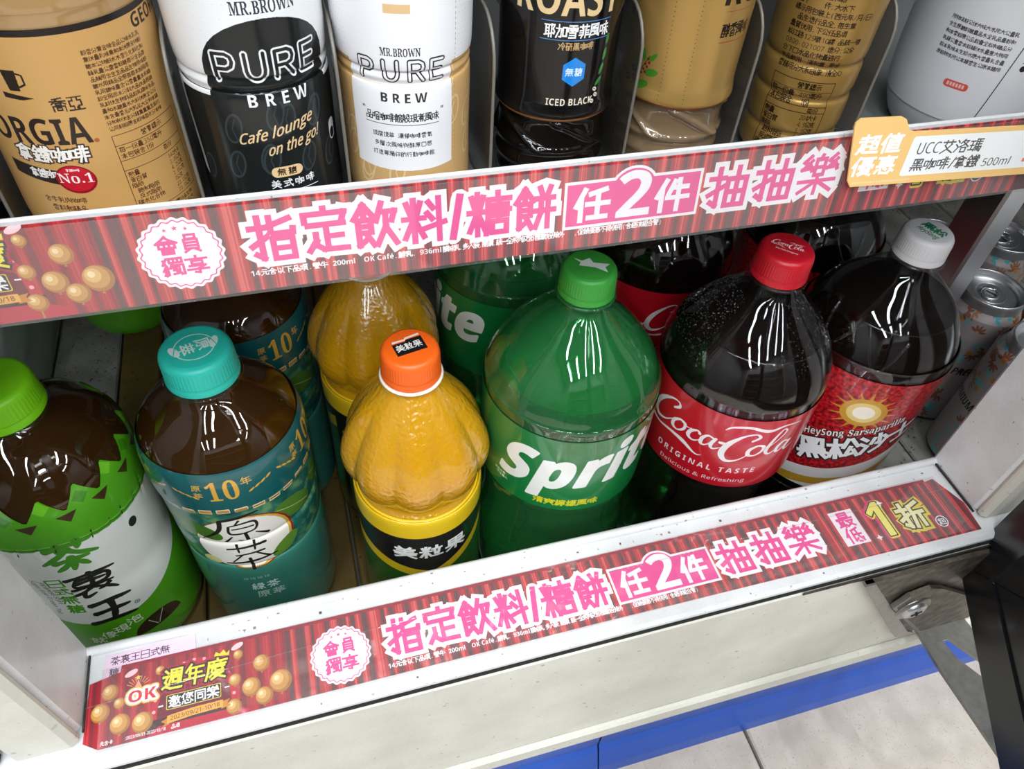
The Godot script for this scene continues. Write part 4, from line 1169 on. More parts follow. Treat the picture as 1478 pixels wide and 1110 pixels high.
func green_tea_label() -> Print:   # s 53..250
	var p := Print.new(295, 197, 6.5, c8(44, 112, 96))
	var a := 295.0 / 360
	var n := FastNoiseLite.new()
	n.seed = 12
	n.frequency = 0.03
	for y in range(0, p.im.get_height(), 4):
		for x in range(0, p.im.get_width(), 4):
			var t := n.get_noise_2d(x * 0.35, y * 0.35)
			p.im.fill_rect(Rect2i(x, y, 4, 4), c8(40, 108, 96).lerp(c8(104, 150, 104) if t > 0 else c8(24, 84, 84), clampf(absf(t) * 2.2, 0, 1)))
	p.rect(0, 100, 295, 97, c8(58, 128, 112))
	for i in 9:
		var az := -180 + i * 40.0
		p.oval((az + 180) * a + 8, 58, 16, 9, c8(86, 130, 50), 20, 0.5)
		p.line([Vector2((az + 180) * a - 4, 52), Vector2((az + 180) * a + 20, 65)], 0.6, c8(190, 206, 120))
	p.rect(0, 0, 295, 33, c8(14, 88, 92))
	for e in 30:   # the dashed gold ribbon
		var x := e * 295.0 / 30
		p.round_rect(x, 32.2 + 1.6 * sin(x * 0.09), 7.4, 4.6, 0.6, c8(240, 226, 190))
		p.rect(x + 0.4, 33.2 + 1.6 * sin(x * 0.09), 6.6, 2.6, c8(196, 142, 66))
	var gold := c8(214, 164, 62)
	for az in [-159.0, -87.0, -15.0, 57.0, 129.0]:
		var x: float = (az + 180) * a
		p.latin("10", x - 9, 21.4, 16, gold, {"face": "serif_bold", "w": 18.5})
		p.han("原萃", x - 15.4, 7.4, 4.6, 4.6, gold, 0.5, 0.0, 0.0, gold, 0.0, 6.4)
		p.han("年", x + 10.8, 6.4, 5.6, 6.0, gold, 0.6)
		for s in [-1.0, 1.0]:
			for i in 4:
				p.oval(x + s * (15 + i * 3.6), 18.4 - i * 1.6, 2.1, 0.75, gold, 12, -s * 0.6)
	for side in [-15.0, 165.0]:   # the white disc with the brushed name
		var x: float = (side + 180) * a
		p.oval(x + 1.5, 73.5, 31, 31, c8(146, 42, 30))
		p.oval(x + 1.0, 73.5, 30, 30.4, c8(214, 172, 72))
		p.oval(x, 73.5, 29, 29.4, c8(246, 240, 232))
		p.oval(x - 22, 58, 13, 7, c8(70, 120, 36), 20, 0.6)
		p.oval(x + 24, 90, 12, 6, c8(96, 140, 50), 20, -0.7)
		p.oval(x - 25, 94, 6, 5, c8(226, 222, 150))
		var ink := c8(34, 26, 24)
		var brush := func(pts: Array, w: Array):
			p.brush(pts.map(func(e): return Vector2(x + e[0], 42 + e[1])), w, ink)
		brush.call([[-10, 3], [2, 1], [14, -1]], [2.2, 3.0, 1.2])
		brush.call([[-9, 3], [-12, 14], [-24, 25]], [3.0, 2.8, 0.8])
		brush.call([[2, 4], [-1, 8]], [1.6, 1.0])
		brush.call([[-5, 9], [-5, 18], [9, 17], [10, 8], [-4, 9]], [1.6, 1.8, 1.4, 2.0, 1.2])
		brush.call([[-4, 13], [9, 12.5]], [1.2, 1.4])
		brush.call([[3, 18], [3, 28], [-2, 26]], [2.0, 2.4, 1.0])
		brush.call([[-5, 21], [-10, 27]], [1.0, 2.0])
		brush.call([[9, 20], [16, 25]], [1.0, 2.6])
		brush.call([[-12, 36], [12, 34]], [1.6, 2.6])
		brush.call([[-5, 31], [-5, 40]], [1.8, 1.2])
		brush.call([[6, 30], [5, 39]], [1.8, 1.2])
		brush.call([[-8, 44], [10, 42]], [1.4, 2.0])
		brush.call([[-4, 44], [-11, 52]], [1.6, 1.0])
		brush.call([[5, 43], [12, 51]], [1.2, 2.2])
		brush.call([[-16, 54], [0, 53], [17, 51]], [1.6, 2.6, 1.4])
		brush.call([[0, 48], [0, 63]], [2.0, 2.4])
		p.han("綠茶", x - 6, 124, 8, 8, c8(214, 234, 226), 0.8, 10)
		p.han("原萃", x - 4, 135, 8, 8, c8(180, 214, 200), 0.8, 10)
		p.latin("10 10 10 10", x - 10, 118, 2.4, c8(190, 220, 208), {"face": "sans"})
	return p

func leaf_tea_label() -> Print:   # s 40..246
	var green := c8(84, 168, 26)
	var p := Print.new(314, 206, 6.2, green)
	var a := 314.0 / 360
	var top := []
	for i in 121:
		var az := -180 + i * 3.0
		top.append(Vector2((az + 180) * a, 48 + 3.0 * sin(deg_to_rad(az * 2 + 30))))
	for i in range(120, -1, -1):
		var az := -180 + i * 3.0
		var d := fposmod(az + 21 + 90, 180) - 90
		top.append(Vector2((az + 180) * a, 141 - 0.0045 * d * d))
	p.fill([top], c8(240, 238, 234))
	for e in [[46.0, 2.2], [44.6, 0.7]]:
		var edge := []
		for i in 121:
			edge.append(Vector2(i * 3.0 * a, e[0] + 3.0 * sin(deg_to_rad((i * 3.0 - 180) * 2 + 30))))
		p.line(edge, e[1], c8(60, 140, 20) if e[1] > 1 else c8(150, 206, 90))
	for i in 16:   # printed lozenges in the upper band
		var x := (i * 22.5 + 6) * a
		var y := 13.0 if i % 2 else 16.0
		p.fill([[Vector2(x, y - 4.6), Vector2(x + 4.6, y), Vector2(x, y + 4.6), Vector2(x - 4.6, y)]], c8(112, 196, 40) if i % 2 else c8(60, 140, 18))
	for i in 16:
		var x := (i * 22.5 + 17) * a
		p.fill([[Vector2(x - 5.4, 22), Vector2(x + 5.4, 22), Vector2(x, 29)]], c8(66, 44, 24))
	var ink := c8(36, 30, 30)
	for side in [-18.0, 162.0]:
		var x: float = (side + 180) * a
		p.ink("茶", x - 14, 45, 28, 27, c8(74, 150, 34), 4.4, 0.14)
		p.ink("裏", x - 14, 80, 28, 28, ink, 3.3, 0.16)
		p.ink("王", x - 13, 117, 27, 25, ink, 4.4, 0.18)
		p.oval(x + 15, 133, 1.8, 1.8, ink)
		p.oval(x + 15, 133, 1.3, 1.3, c8(240, 238, 234))
		p.latin("R", x + 14.3, 133.9, 1.7, ink)
		p.han("日式無糖", x - 22.5, 80, 9.2, 9.4, c8(84, 168, 40), 1.25, 0.0, 0.0, ink, 0.0, 11.4)
		p.turned(Vector2(x - 26.0, 82), PI / 2)
		p.latin("Japanese Style", 0, 0, 3.4, ink, {"face": "sans"})
		p.latin("Sugar Free Green Tea", -2, 5.2, 3.4, ink, {"face": "sans"})
		p.straight()
		for e in [["就", -40.0, 165.0], ["像", -30.0, 159.0], ["現", -20.0, 155.0], ["泡", -9.0, 151.0]]:
			p.han(e[0], (e[1] + side + 18 + 180) * a - 4.5, e[2] - 5, 8.6, 8.6, c8(236, 244, 226), 0.85)
		p.oval((side + 43 + 180) * a, 63, 3.0, 4.2, ink)
		var cup := []
		for i in 17:
			var t := PI + PI * i / 16.0
			cup.append(Vector2(x + 20 + cos(t) * 17, 172 + sin(t) * 16))
		p.fill([cup], c8(52, 34, 26))
		p.line([Vector2(x + 14, 160), Vector2(x + 18, 170)], 0.6, c8(220, 226, 210))
		p.line([Vector2(x + 25, 158), Vector2(x + 19, 170)], 0.6, c8(220, 226, 210))
	return p

func orange_label() -> Print:   # s 109..258
	var p := Print.new(251, 149, 6.4, c8(24, 22, 26))
	var a := 251.0 / 360
	p.rect(0, 0, 251, 17, c8(238, 198, 30))
	for side in [9.0, 189.0]:
		var x: float = fposmod(side + 180, 360) * a
		for w in [0.0, -251.0]:
			p.fill([[Vector2(x - 60 + w, 38), Vector2(x + w, 60), Vector2(x + 60 + w, 26), Vector2(x + 60 + w, 150), Vector2(x - 60 + w, 150)]], c8(40, 96, 34))
			p.fill([[Vector2(x - 60 + w, 38), Vector2(x + w, 60), Vector2(x + 60 + w, 26), Vector2(x + 60 + w, 38), Vector2(x + w, 68), Vector2(x - 60 + w, 50)]], c8(236, 200, 30))
			p.oval(x + w, 104, 26, 24, c8(232, 140, 24))
			p.han("美粒果", x - 24 + w, 28.5, 13.5, 13, c8(250, 250, 250), 2.0, 16.6)
	return p

# ---------------------------------------------------------------- labels of the upper shelf; y from the base, so the canvas is turned over with Y = top - y
func tiny_rows(p: Print, x: float, y: float, w: float, rows: int, pitch: float, size: float, c: Color, pool: String, weight := 0.22) -> void:
	var r := RandomNumberGenerator.new()
	r.seed = int(x * 10 + y)
	for i in rows:
		var s := ""
		for j in int(w / (size * 1.06)):
			s += pool[r.randi_range(0, pool.length() - 1)]
		p.han(s, x, y + i * pitch, size, size, c, weight, size * 1.06)

func latte_label() -> Print:   # r 33, y 0..92
	var p := Print.new(207, 92, 8.0, c8(206, 160, 96))
	var a := 0.575
	var T := 92.0
	var ink := c8(40, 28, 22)
	p.rect(0, 0, 207, 2.2, c8(30, 22, 22))
	p.latin("GEORGIA", 177 * a - 49, T - 52.5, 9.6, ink, {"w": 49.0})
	p.oval(178.6 * a, T - 53, 0.8, 0.8, c8(176, 92, 40))
	p.han("喬亞", 162 * a, T - 69.5, 4.6, 4.8, ink, 0.45, 5.2)
	p.oval(173 * a + 1.6, T - 65.6, 0.5, 0.5, ink)
	p.han("拿鐵咖啡", 128 * a, T - 53.0 + 1.4, 5.8, 6.0, c8(250, 246, 240), 0.8, 6.4, 0.5, c8(60, 38, 24), 0.1)
	p.fill([[Vector2(118 * a, T - 44), Vector2(152 * a, T - 42), Vector2(152 * a, T - 36), Vector2(118 * a, T - 38.5)]], ink)
	p.han("拿鐵咖啡", 131 * a, T - 42.4, 3.0, 3.6, c8(250, 246, 240), 0.45)
	p.oval(158.6 * a, T - 38.6, 6.8, 5.8, c8(150, 14, 30))
	p.oval(158.6 * a, T - 38.8, 6.0, 5.1, c8(204, 26, 46))
	p.latin("No.1", 158.6 * a, T - 37.2, 3.9, c8(252, 240, 236), {"face": "serif_bold", "center": true})
	p.han("拿鐵咖啡", 154.6 * a, T - 43.0, 1.1, 1.1, c8(252, 220, 220), 0.2)
	p.han("含牛乳與咖啡", 133 * a, T - 31.0, 2.4, 2.4, c8(96, 62, 34), 0.3)
	p.han("香料和精品", 136 * a, T - 27.4, 2.4, 2.4, c8(96, 62, 34), 0.3)
	# the steaming cup of the emblem, dark on gold
	p.fill([[Vector2(142 * a, T - 79), Vector2(150 * a, T - 79), Vector2(149 * a, T - 72), Vector2(143 * a, T - 72)]], ink)
	p.fill([[Vector2(138 * a, T - 71.4), Vector2(155 * a, T - 69.6), Vector2(148 * a, T - 68.8), Vector2(138 * a, T - 69.4)]], ink)
	p.line([Vector2(150 * a, T - 78), Vector2(153 * a, T - 77.4), Vector2(153 * a, T - 74.4), Vector2(149.6 * a, T - 73.4)], 0.6, ink)
	var pool := "品原料水糖乳粉香精全含大公每本化和物用量分生味重使"
	tiny_rows(p, 187 * a, T - 83.6, 24.0, 13, 2.26, 1.62, c8(92, 60, 34), pool)
	p.turned(Vector2(222 * a, T - 84.5), 0.0)
	p.latin("GEORGIA", 0, 0, 4.6, ink)
	p.straight()
	var brown := c8(92, 60, 34)
	for e in [[187.0, 53.0, 236.0, 53.0], [187.0, 49.0, 236.0, 49.0], [187.0, 43.0, 236.0, 43.0], [187.0, 39.0, 236.0, 39.0], [187.0, 20.6, 236.0, 20.6], [187.0, 53.0, 187.0, 20.6], [236.0, 53.0, 236.0, 20.6]]:
		p.line([Vector2(e[0] * a, T - e[1]), Vector2(e[2] * a, T - e[3])], 0.25, brown)
	p.han("營養標示", 205 * a, T - 52.2, 2.2, 2.2, brown, 0.26)
	p.han("每一份量350毫升", 188.5 * a, T - 48.4, 2.1, 2.1, brown, 0.26)
	p.han("本包裝含1份", 188.5 * a, T - 45.8, 2.1, 2.1, brown, 0.26)
	p.han("每份", 217 * a, T - 42.4, 2.1, 2.1, brown, 0.26)
	var row := 0
	for e in [["熱量", "140大卡"], ["蛋白質", "2.8公克"], ["脂肪", "4.2公克"], [" 飽和脂肪", "2.8公克"], [" 反式脂肪", "0公克"], ["碳水化合物", "20.0公克"], [" 糖", "20.0公克"]]:
		p.han(e[0], 188.5 * a, T - 38.2 + row * 2.45, 2.0, 2.0, brown, 0.25)
		p.han(e[1], 218 * a, T - 38.2 + row * 2.45, 1.7, 2.0, brown, 0.25)
		row += 1
	tiny_rows(p, 187 * a, T - 19.4, 26.0, 6, 2.5, 1.8, brown, pool, 0.26)
	return p

func inline_word(p: Print, text: String, xs: Array, y: float, h: float, outer: Color, inner: Color, wide: float) -> void:   # capitals drawn as a double line
	var L := {
		"P": [[[0, 1], [0, 0], [0.45, 0], [0.62, 0.1], [0.66, 0.28], [0.6, 0.46], [0.42, 0.56], [0, 0.56]]],
		"U": [[[0, 0], [0, 0.64], [0.03, 0.79], [0.11, 0.91], [0.22, 0.98], [0.33, 1], [0.44, 0.98], [0.55, 0.91], [0.63, 0.79], [0.66, 0.64], [0.66, 0]]],
		"R": [[[0, 1], [0, 0], [0.45, 0], [0.62, 0.1], [0.66, 0.28], [0.6, 0.46], [0.42, 0.54], [0, 0.54]], [[0.36, 0.54], [0.68, 1]]],
		"E": [[[0.6, 0], [0, 0], [0, 1], [0.6, 1]], [[0, 0.48], [0.5, 0.48]]],
	}
	for pas in 2:
		for i in text.length():
			for s in L[text[i]]:
				p.line(s.map(func(e): return Vector2(xs[i] + e[0] * h, y + e[1] * h)), wide if pas == 0 else wide * 0.46, outer if pas == 0 else inner)

func black_brew_label() -> Print:   # r 27.5, y 0..110
	var p := Print.new(173, 110, 8.5, c8(26, 30, 31))
	var a := 0.4806
	var T := 110.0
	var r := RandomNumberGenerator.new()
	r.seed = 4
	for i in 46:
		var e := Vector2(r.randf() * 173, T - r.randf() * 64)
		p.oval(e.x, e.y, 3.4, 6.4, c8(52, 62, 64), 20, 0.25)
		p.oval(e.x, e.y, 2.6, 5.4, c8(32, 37, 38), 20, 0.25)
		p.line([e + Vector2(1, -4), e + Vector2(-0.6, 0), e + Vector2(0.4, 4)], 0.5, c8(52, 62, 64))
	var white := c8(240, 241, 243)
	p.rect(0, 0, 173, T - 62, white)
	for i in 60:   # fine diagonal weave printed on the white
		for j in 10:
			p.rect(i * 3.0 + (j % 2) * 1.5, 1 + j * 4.6, 0.5, 0.22, c8(222, 224, 227))
	var arch := [Vector2(241 * a, T - 60), Vector2(141 * a, T - 60), Vector2(141 * a, T - 70)]
	for i in 17:
		var t := PI + PI * i / 16.0
		arch.append(Vector2(191 * a + cos(t) * 24.0, T - 72 + sin(t) * 18.0 * (1.0 if i > 0 else 1.0)))
	arch.append(Vector2(241 * a, T - 70))
	p.fill([arch], c8(26, 30, 31))
	p.fill([[Vector2(98 * a, T - 64), Vector2(107 * a, T - 64), Vector2(112 * a, T - 24), Vector2(106 * a, T - 26)]], white)
	p.latin("MR.BROWN", 193 * a, T - 91.6, 4.4, c8(52, 58, 70), {"face": "serif_bold", "center": true, "w": 22.5})
	inline_word(p, "PURE", [158 * a - 3.4, 180 * a - 3.2, 201.6 * a - 3.2, 222 * a - 2.8], T - 78.5, 9.6, white, c8(26, 30, 31), 2.6)
	p.latin("B", 168.5 * a, T - 58.8, 4.6, white)
	p.latin("R", 181.5 * a, T - 58.8, 4.6, white)
	p.latin("E", 194.0 * a, T - 58.8, 4.6, white)
	p.latin("W", 205.0 * a, T - 58.8, 4.6, white)
	var cream := c8(240, 206, 156)
	p.latin("Cafe lounge", 155 * a, T - 43.4, 4.6, cream, {"face": "sans", "w": 30.0, "slant": 0.3, "rise": 0.2, "ow": 0.1, "oc": cream})
	p.latin("on the go!", 176 * a, T - 38.6, 4.6, cream, {"face": "sans", "w": 22.0, "slant": 0.3, "rise": 0.16, "ow": 0.1, "oc": cream})
	p.round_rect(189 * a - 6.2, T - 33.4, 12.4, 4.6, 2.2, cream)
	p.han("無糖", 189 * a - 3.8, T - 32.6, 3.0, 3.0, c8(52, 38, 24), 0.36, 4.2)
	p.han("美式咖啡", 174.5 * a, T - 27.6, 3.4, 3.4, white, 0.44, 4.7)
	p.line([Vector2(172 * a, T - 22.2), Vector2(214 * a, T - 22.2)], 0.3, white)
	p.round_rect(243 * a - 2.4, T - 44, 4.8, 9.0, 2.2, white)
	p.round_rect(243 * a - 1.8, T - 40, 3.6, 4.4, 1.6, c8(26, 30, 31))
	return p

func white_brew_label() -> Print:   # r 26.5, y 0..110
	var p := Print.new(166.5, 110, 8.5, c8(208, 168, 112))
	var a := 0.4625
	var T := 110.0
	var r := RandomNumberGenerator.new()
	r.seed = 9
	for i in 60:
		var e := Vector2(r.randf() * 166, T - r.randf() * 68)
		p.oval(e.x, e.y, 3.4, 6.4, c8(226, 196, 148), 20, 0.25)
		p.oval(e.x, e.y, 2.6, 5.4, c8(205, 164, 108), 20, 0.25)
		p.line([e + Vector2(1, -4), e + Vector2(-0.6, 0), e + Vector2(0.4, 4)], 0.5, c8(226, 196, 148))
	var white := c8(242, 242, 245)
	p.rect(0, 0, 166.5, T - 69, white)
	for i in 84:
		for j in 21:
			p.rect(i * 2.0 + (j % 2), j * 2.0, 0.34, 0.34, c8(204, 206, 212))
	p.fill([[Vector2(130 * a, T - 95), Vector2(222 * a, T - 95), Vector2(222 * a, T - 26), Vector2(205 * a, T - 25.4), Vector2(176 * a, T - 25), Vector2(147 * a, T - 25.4), Vector2(130 * a, T - 26)]], white)
	p.rect(166 * a, T - 92, 9.4, 3.2, c8(226, 190, 140))
	var ink := c8(32, 32, 36)
	p.latin("MR.BROWN", 177 * a, T - 73.4, 3.0, ink, {"face": "serif_bold", "center": true, "w": 14.8})
	inline_word(p, "PURE", [142.5 * a, 163 * a, 184 * a, 202 * a], T - 71.3, 7.7, ink, white, 2.0)
	p.latin("B", 158 * a, T - 55.0, 3.7, ink)
	p.latin("R", 168 * a, T - 55.0, 3.7, ink)
	p.latin("E", 178 * a, T - 55.0, 3.7, ink)
	p.latin("W", 187.5 * a, T - 55.0, 3.7, ink)
	p.han("品嚐咖啡館般現煮風味", 144 * a, T - 50.4, 2.75, 3.4, ink, 0.36, 2.98)
	p.latin("\"", 140.4 * a, T - 49.6, 2.4, ink)
	p.latin("\"", 209.6 * a, T - 49.6, 2.4, ink)
	p.line([Vector2(143 * a, T - 45.6), Vector2(208 * a, T - 45.6)], 0.25, ink)
	var soft := c8(70, 70, 78)
	p.han("現磨現萃 濃郁咖啡香氣", 149 * a, T - 42.2, 2.0, 2.2, soft, 0.26, 2.3)
	p.han("多層次風味與醇厚口感", 150 * a, T - 38.0, 2.0, 2.2, soft, 0.26, 2.4)
	p.han("打造專屬你的行動咖啡館", 148 * a, T - 33.8, 2.0, 2.2, soft, 0.26, 2.35)
	for x in [225.0]:
		for j in 36:
			p.rect(x * a, T - 24 - j * 1.9, 0.3, 0.8, c8(150, 130, 104))
	return p

func dark_roast_label() -> Print:   # r 25, y 40..110
	var p := Print.new(157, 70, 9.0, c8(14, 13, 14))
	var a := 0.436
	var T := 110.0
	var cream := c8(226, 196, 146)
	p.rect(0, T - 44, 157, 4.0, c8(24, 20, 18))
	p.rect(0, T - 41.4, 157, 1.4, c8(164, 104, 52))
	p.latin("ROAST", 135 * a, T - 83.5, 12.6, cream, {"w": 45.0})
	for y in [81.4, 74.3]:
		p.line([Vector2(164 * a, T - y), Vector2(230 * a, T - y)], 0.3, c8(70, 130, 196))
	p.han("耶加雪菲風味", 167.5 * a, T - 80.2, 4.1, 4.9, c8(244, 244, 246), 0.6, 4.5)
	p.han("冷研黑咖啡", 181 * a, T - 73.4, 2.5, 2.9, c8(196, 160, 110), 0.36, 2.95)
	var hexa := []
	for i in 6:
		var t := TAU * i / 6 + PI / 2
		hexa.append(Vector2(198 * a + cos(t) * 5.4, T - 61.6 + sin(t) * 6.0))
	p.fill([hexa], c8(28, 134, 222))
	p.han("無糖", 198 * a - 3.4, T - 63.2, 3.0, 3.2, c8(222, 236, 250), 0.36, 3.8)
	p.latin("ICED BLACK", 174 * a, T - 47.4, 2.9, c8(240, 226, 206), {"w": 20.6})
	for e in [[228, 61, 2.4, 0.9, -1.2], [230, 67, 2.6, 0.9, -1.4], [226, 56, 2.2, 0.9, -0.9], [231, 73, 2.2, 0.8, -1.5]]:
		p.oval(e[0] * a, T - e[1], e[2], e[3], c8(52, 128, 52), 14, e[4])
	for e in [[223.0, 53.0], [225.0, 50.4], [221.0, 48.0]]:
		p.oval(e[0] * a, T - e[1], 1.2, 0.9, c8(226, 214, 200), 14, 0.6)
		p.line([Vector2(e[0] * a - 0.7, T - e[1] - 0.4), Vector2(e[0] * a + 0.7, T - e[1] + 0.4)], 0.25, c8(60, 40, 30))
	return p

func gold_roast_label() -> Print:   # r 25.5, y 40..110
	var gold := c8(188, 150, 84)
	var p := Print.new(160, 70, 9.0, gold)
	var a := 0.445
	var T := 110.0
	p.rect(0, T - 41.6, 160, 1.6, c8(150, 92, 44))
	var ink := c8(36, 26, 20)
	for j in 24:
		for az in [168.0, 192.0]:
			p.oval((az - 0.06 * j) * a, T - 43.5 - j * 1.85, 0.22, 0.22, c8(92, 68, 34), 8)
	p.latin("ROAST", 66 * a, T - 84.5, 12.6, ink, {"w": 45.0})
	p.latin("ROAST", 207 * a, T - 84.5, 12.6, ink, {"w": 45.0})
	for e in [[84.0, 36.0], [214.0, 36.0]]:
		p.line([Vector2(e[0] * a, T - 82.0), Vector2((e[0] + e[1]) * a, T - 82.0)], 0.3, c8(180, 74, 46))
		p.line([Vector2(e[0] * a, T - 69.5), Vector2((e[0] + e[1]) * a, T - 69.5)], 0.3, c8(180, 74, 46))
		p.han("醇香風味" if e[0] > 100 else "醇香風味", e[0] * a, T - 77.0, 3.7, 5.2, ink, 0.6, 3.95)
	for m in [[144.0, 1.0]]:
		var o := Vector2(m[0] * a, T - 52)
		p.brush([o + Vector2(-4.4, 7.4), o + Vector2(-1, 0), o + Vector2(3.4, -8.4)], [0.5, 0.6, 0.4], c8(84, 110, 44))
		for e in [[-3.2, -3.6, 1.7, 3.4, -0.1], [0.2, -8.0, 1.1, 2.8, -0.3], [4.8, -8.0, 1.0, 2.6, 0.7], [5.0, -1.6, 3.4, 1.7, -0.25], [1.2, 4.6, 3.8, 1.8, -0.4]]:
			p.oval(o.x + e[0], o.y + e[1], e[2], e[3], c8(84, 158, 46), 18, e[4])
		for e in [[2.6, -6.8], [3.4, -5.4], [1.6, -4.4], [2.6, -3.4], [1.0, -2.0], [0.2, -0.2], [2.0, -1.0]]:
			p.oval(o.x + e[0], o.y + e[1], 0.62, 0.62, c8(156, 30, 36), 10)
		for e in [[-4.4, -0.2], [-3.2, 3.4], [-7.4, 4.6]]:
			p.oval(o.x + e[0], o.y + e[1], 1.9, 1.4, c8(52, 32, 24), 16, 0.3)
			p.line([o + Vector2(e[0] - 1.2, e[1] + 0.5), o + Vector2(e[0], e[1] - 0.2), o + Vector2(e[0] + 1.2, e[1] - 0.5)], 0.4, c8(190, 160, 120))
	return p

func nutrition_label() -> Print:   # r 22.5, y 0..110
	var p := Print.new(141, 110, 9.0, c8(168, 132, 70))
	var a := 0.3917
	var T := 110.0
	var ink := c8(52, 36, 18)
	var x := 144.0 * a
	var lines := ["粉、香料(香料、水、糖", "打、脂肪酸糖和粉", "毫升 保存件:大水下", "標示用包裝上(西元年/月/日)", "產品生造行品全,每生重", "量質使用。下公任品項", "松江路125號10樓 品統一號", "0800-021007 造分:公全", "合下口水品化物量路行", "本品飲用前清和重,果味", "香精用分大和現象,清全心"]
	for i in lines.size():
		p.han(lines[i], x, T - 87.0 + i * 3.55, 2.45, 2.5, ink, 0.32, 2.62)
	for e in [[144.0, 45.6, 218.0, 45.6], [144.0, 41.0, 218.0, 41.0], [144.0, 33.6, 218.0, 33.6], [144.0, 30.6, 218.0, 30.6], [144.0, 45.6, 144.0, 4.0], [218.0, 45.6, 218.0, 4.0]]:
		p.line([Vector2(e[0] * a, T - e[1]), Vector2(e[2] * a, T - e[3])], 0.3, ink)
	p.han("營養標示", 176 * a, T - 44.8, 2.5, 2.9, ink, 0.34)
	p.han("每一份量 490毫升", 146 * a, T - 40.4, 2.75, 3.0, ink, 0.38, 2.85)
	p.han("本包裝含  1份", 146 * a, T - 36.9, 2.75, 3.0, ink, 0.38, 2.85)
	p.han("每份", 196 * a, T - 33.2, 2.4, 2.3, ink, 0.32)
	var row := 0
	for e in [["熱量", "204大卡"], ["蛋白質", "4.9公克"], ["脂肪", "5.9公克"], [" 飽和脂肪", "4.9公克"], [" 反式脂肪", "0公克"], ["碳水化合物", "32.8公克"], [" 糖", "31.9公克"]]:
		p.han(e[0], 146 * a, T - 29.8 + row * 3.5, 2.5, 2.8, ink, 0.36, 2.6)
		p.han(e[1], 190 * a, T - 29.8 + row * 3.5, 2.1, 2.8, ink, 0.36, 2.1)
		row += 1
	return p

func white_bottle_label() -> Print:   # r 42, y 18..110
	var p := Print.new(264, 92, 6.0, c8(214, 214, 218))
	var a := 0.733
	var T := 110.0
	var pool := "品原料水糖乳粉香精全含大公每本化和物用量分生味重使"
	tiny_rows(p, 152 * a, T - 66, 33.0, 6, 3.3, 2.0, c8(74, 74, 80), pool, 0.3)
	p.round_rect(166 * a, T - 38.5, 12, 3.6, 1.4, c8(206, 84, 76))
	for i in 6:
		p.rect(166 * a + 1.6 + i * 1.5, T - 37.6, 1.0, 1.8, c8(236, 190, 186))
	p.line([Vector2(195 * a, T - 18), Vector2(203 * a, T - 70)], 0.5, c8(40, 40, 46))
	for i in 6:
		p.han("每本用公生全"[i], 206 * a, T - 78 + i * 4.4, 3.0, 3.0, c8(36, 36, 42), 0.44)
	p.oval(208 * a, T - 50.5, 1.5, 1.5, c8(24, 24, 28))
	return p

func flower_can_label() -> Print:   # r 31, 108 mm tall
	var p := Print.new(195, 108, 6.0, c8(158, 148, 147))
	var r := RandomNumberGenerator.new()
	r.seed = 21
	for i in 170:
		var e := Vector2(r.randf() * 195, 108 * pow(r.randf(), 1.6))
		var c: Color = [c8(64, 150, 156), c8(100, 176, 180), c8(132, 84, 62), c8(150, 108, 84), c8(120, 160, 160)][r.randi_range(0, 4)]
		var t := r.randf() * TAU
		for j in 5:
			var d := Vector2.from_angle(t + (j - 2) * 0.6)
			p.oval(e.x + d.x * 4.0, e.y + d.y * 4.0, 2.7, 1.0, c, 12, t + (j - 2) * 0.6)
	for i in 26:
		p.oval(r.randf() * 195, r.randf() * 40, 2.2, 1.9, c8(190, 124, 40), 14)
	for x in [42.0, 107.0, 172.0]:
		p.latin("PREMIUM", x, 54, 6.4, c8(30, 28, 32), {"w": 36.0, "slant": 0.12})
	return p

# ---------------------------------------------------------------- large bottles
func facing(at: Vector3) -> float:   # the turn that brings a bottle's front label round to the aisle
	var d := EYE - at
	return atan2(d.x, d.z)

func cap_parts(t: Node3D, h: float, r: float, tall: float, m: Material, top_print: Material, ring_m: Material) -> void:
	var ribs := func(y: float, rr: float, az: float) -> float:
		return rr * (1.0 + (0.010 * (0.5 + 0.5 * cos(az * 60)) if y < h - 0.003 and y > h - tall * 0.72 else 0.0))
	var keys := [[h, 0.0], [h, r * 0.80], [h - 0.0006, r * 0.90], [h - 0.0022, r * 0.968], [h - 0.0045, r * 0.985], [h - tall * 0.7, r], [h - tall * 0.72, r * 1.01], [h - tall * 0.76, r * 0.985], [h - tall * 0.78, r * 1.02], [h - tall * 0.97, r * 1.03], [h - tall, r * 1.01], [h - tall, r * 0.8]]
	var c := part("cap", lathe(keys, 240, ribs), m, t)
	if top_print:
		var pts := []
		for i in 40:
			pts.append(Vector2.from_angle(TAU * i / 40) * r * 0.8)
		var d := part("cap_print", slab(pts, 0.0002), top_print, c, Vector3(0, h + 0.0001, 0))
		d.rotation.x = -PI / 2
	part("neck_ring", lathe([[h - tall, r * 0.82], [h - tall - 0.0004, r * 1.06], [h - tall - 0.0012, r * 1.10], [h - tall - 0.002, r * 1.06], [h - tall - 0.0026, r * 0.8]], 64), ring_m, t)

func inside_out(profile: Array) -> Array:   # the same surface facing inwards: a hollow in solid glass
	var q := profile.duplicate()
	q.reverse()
	return q

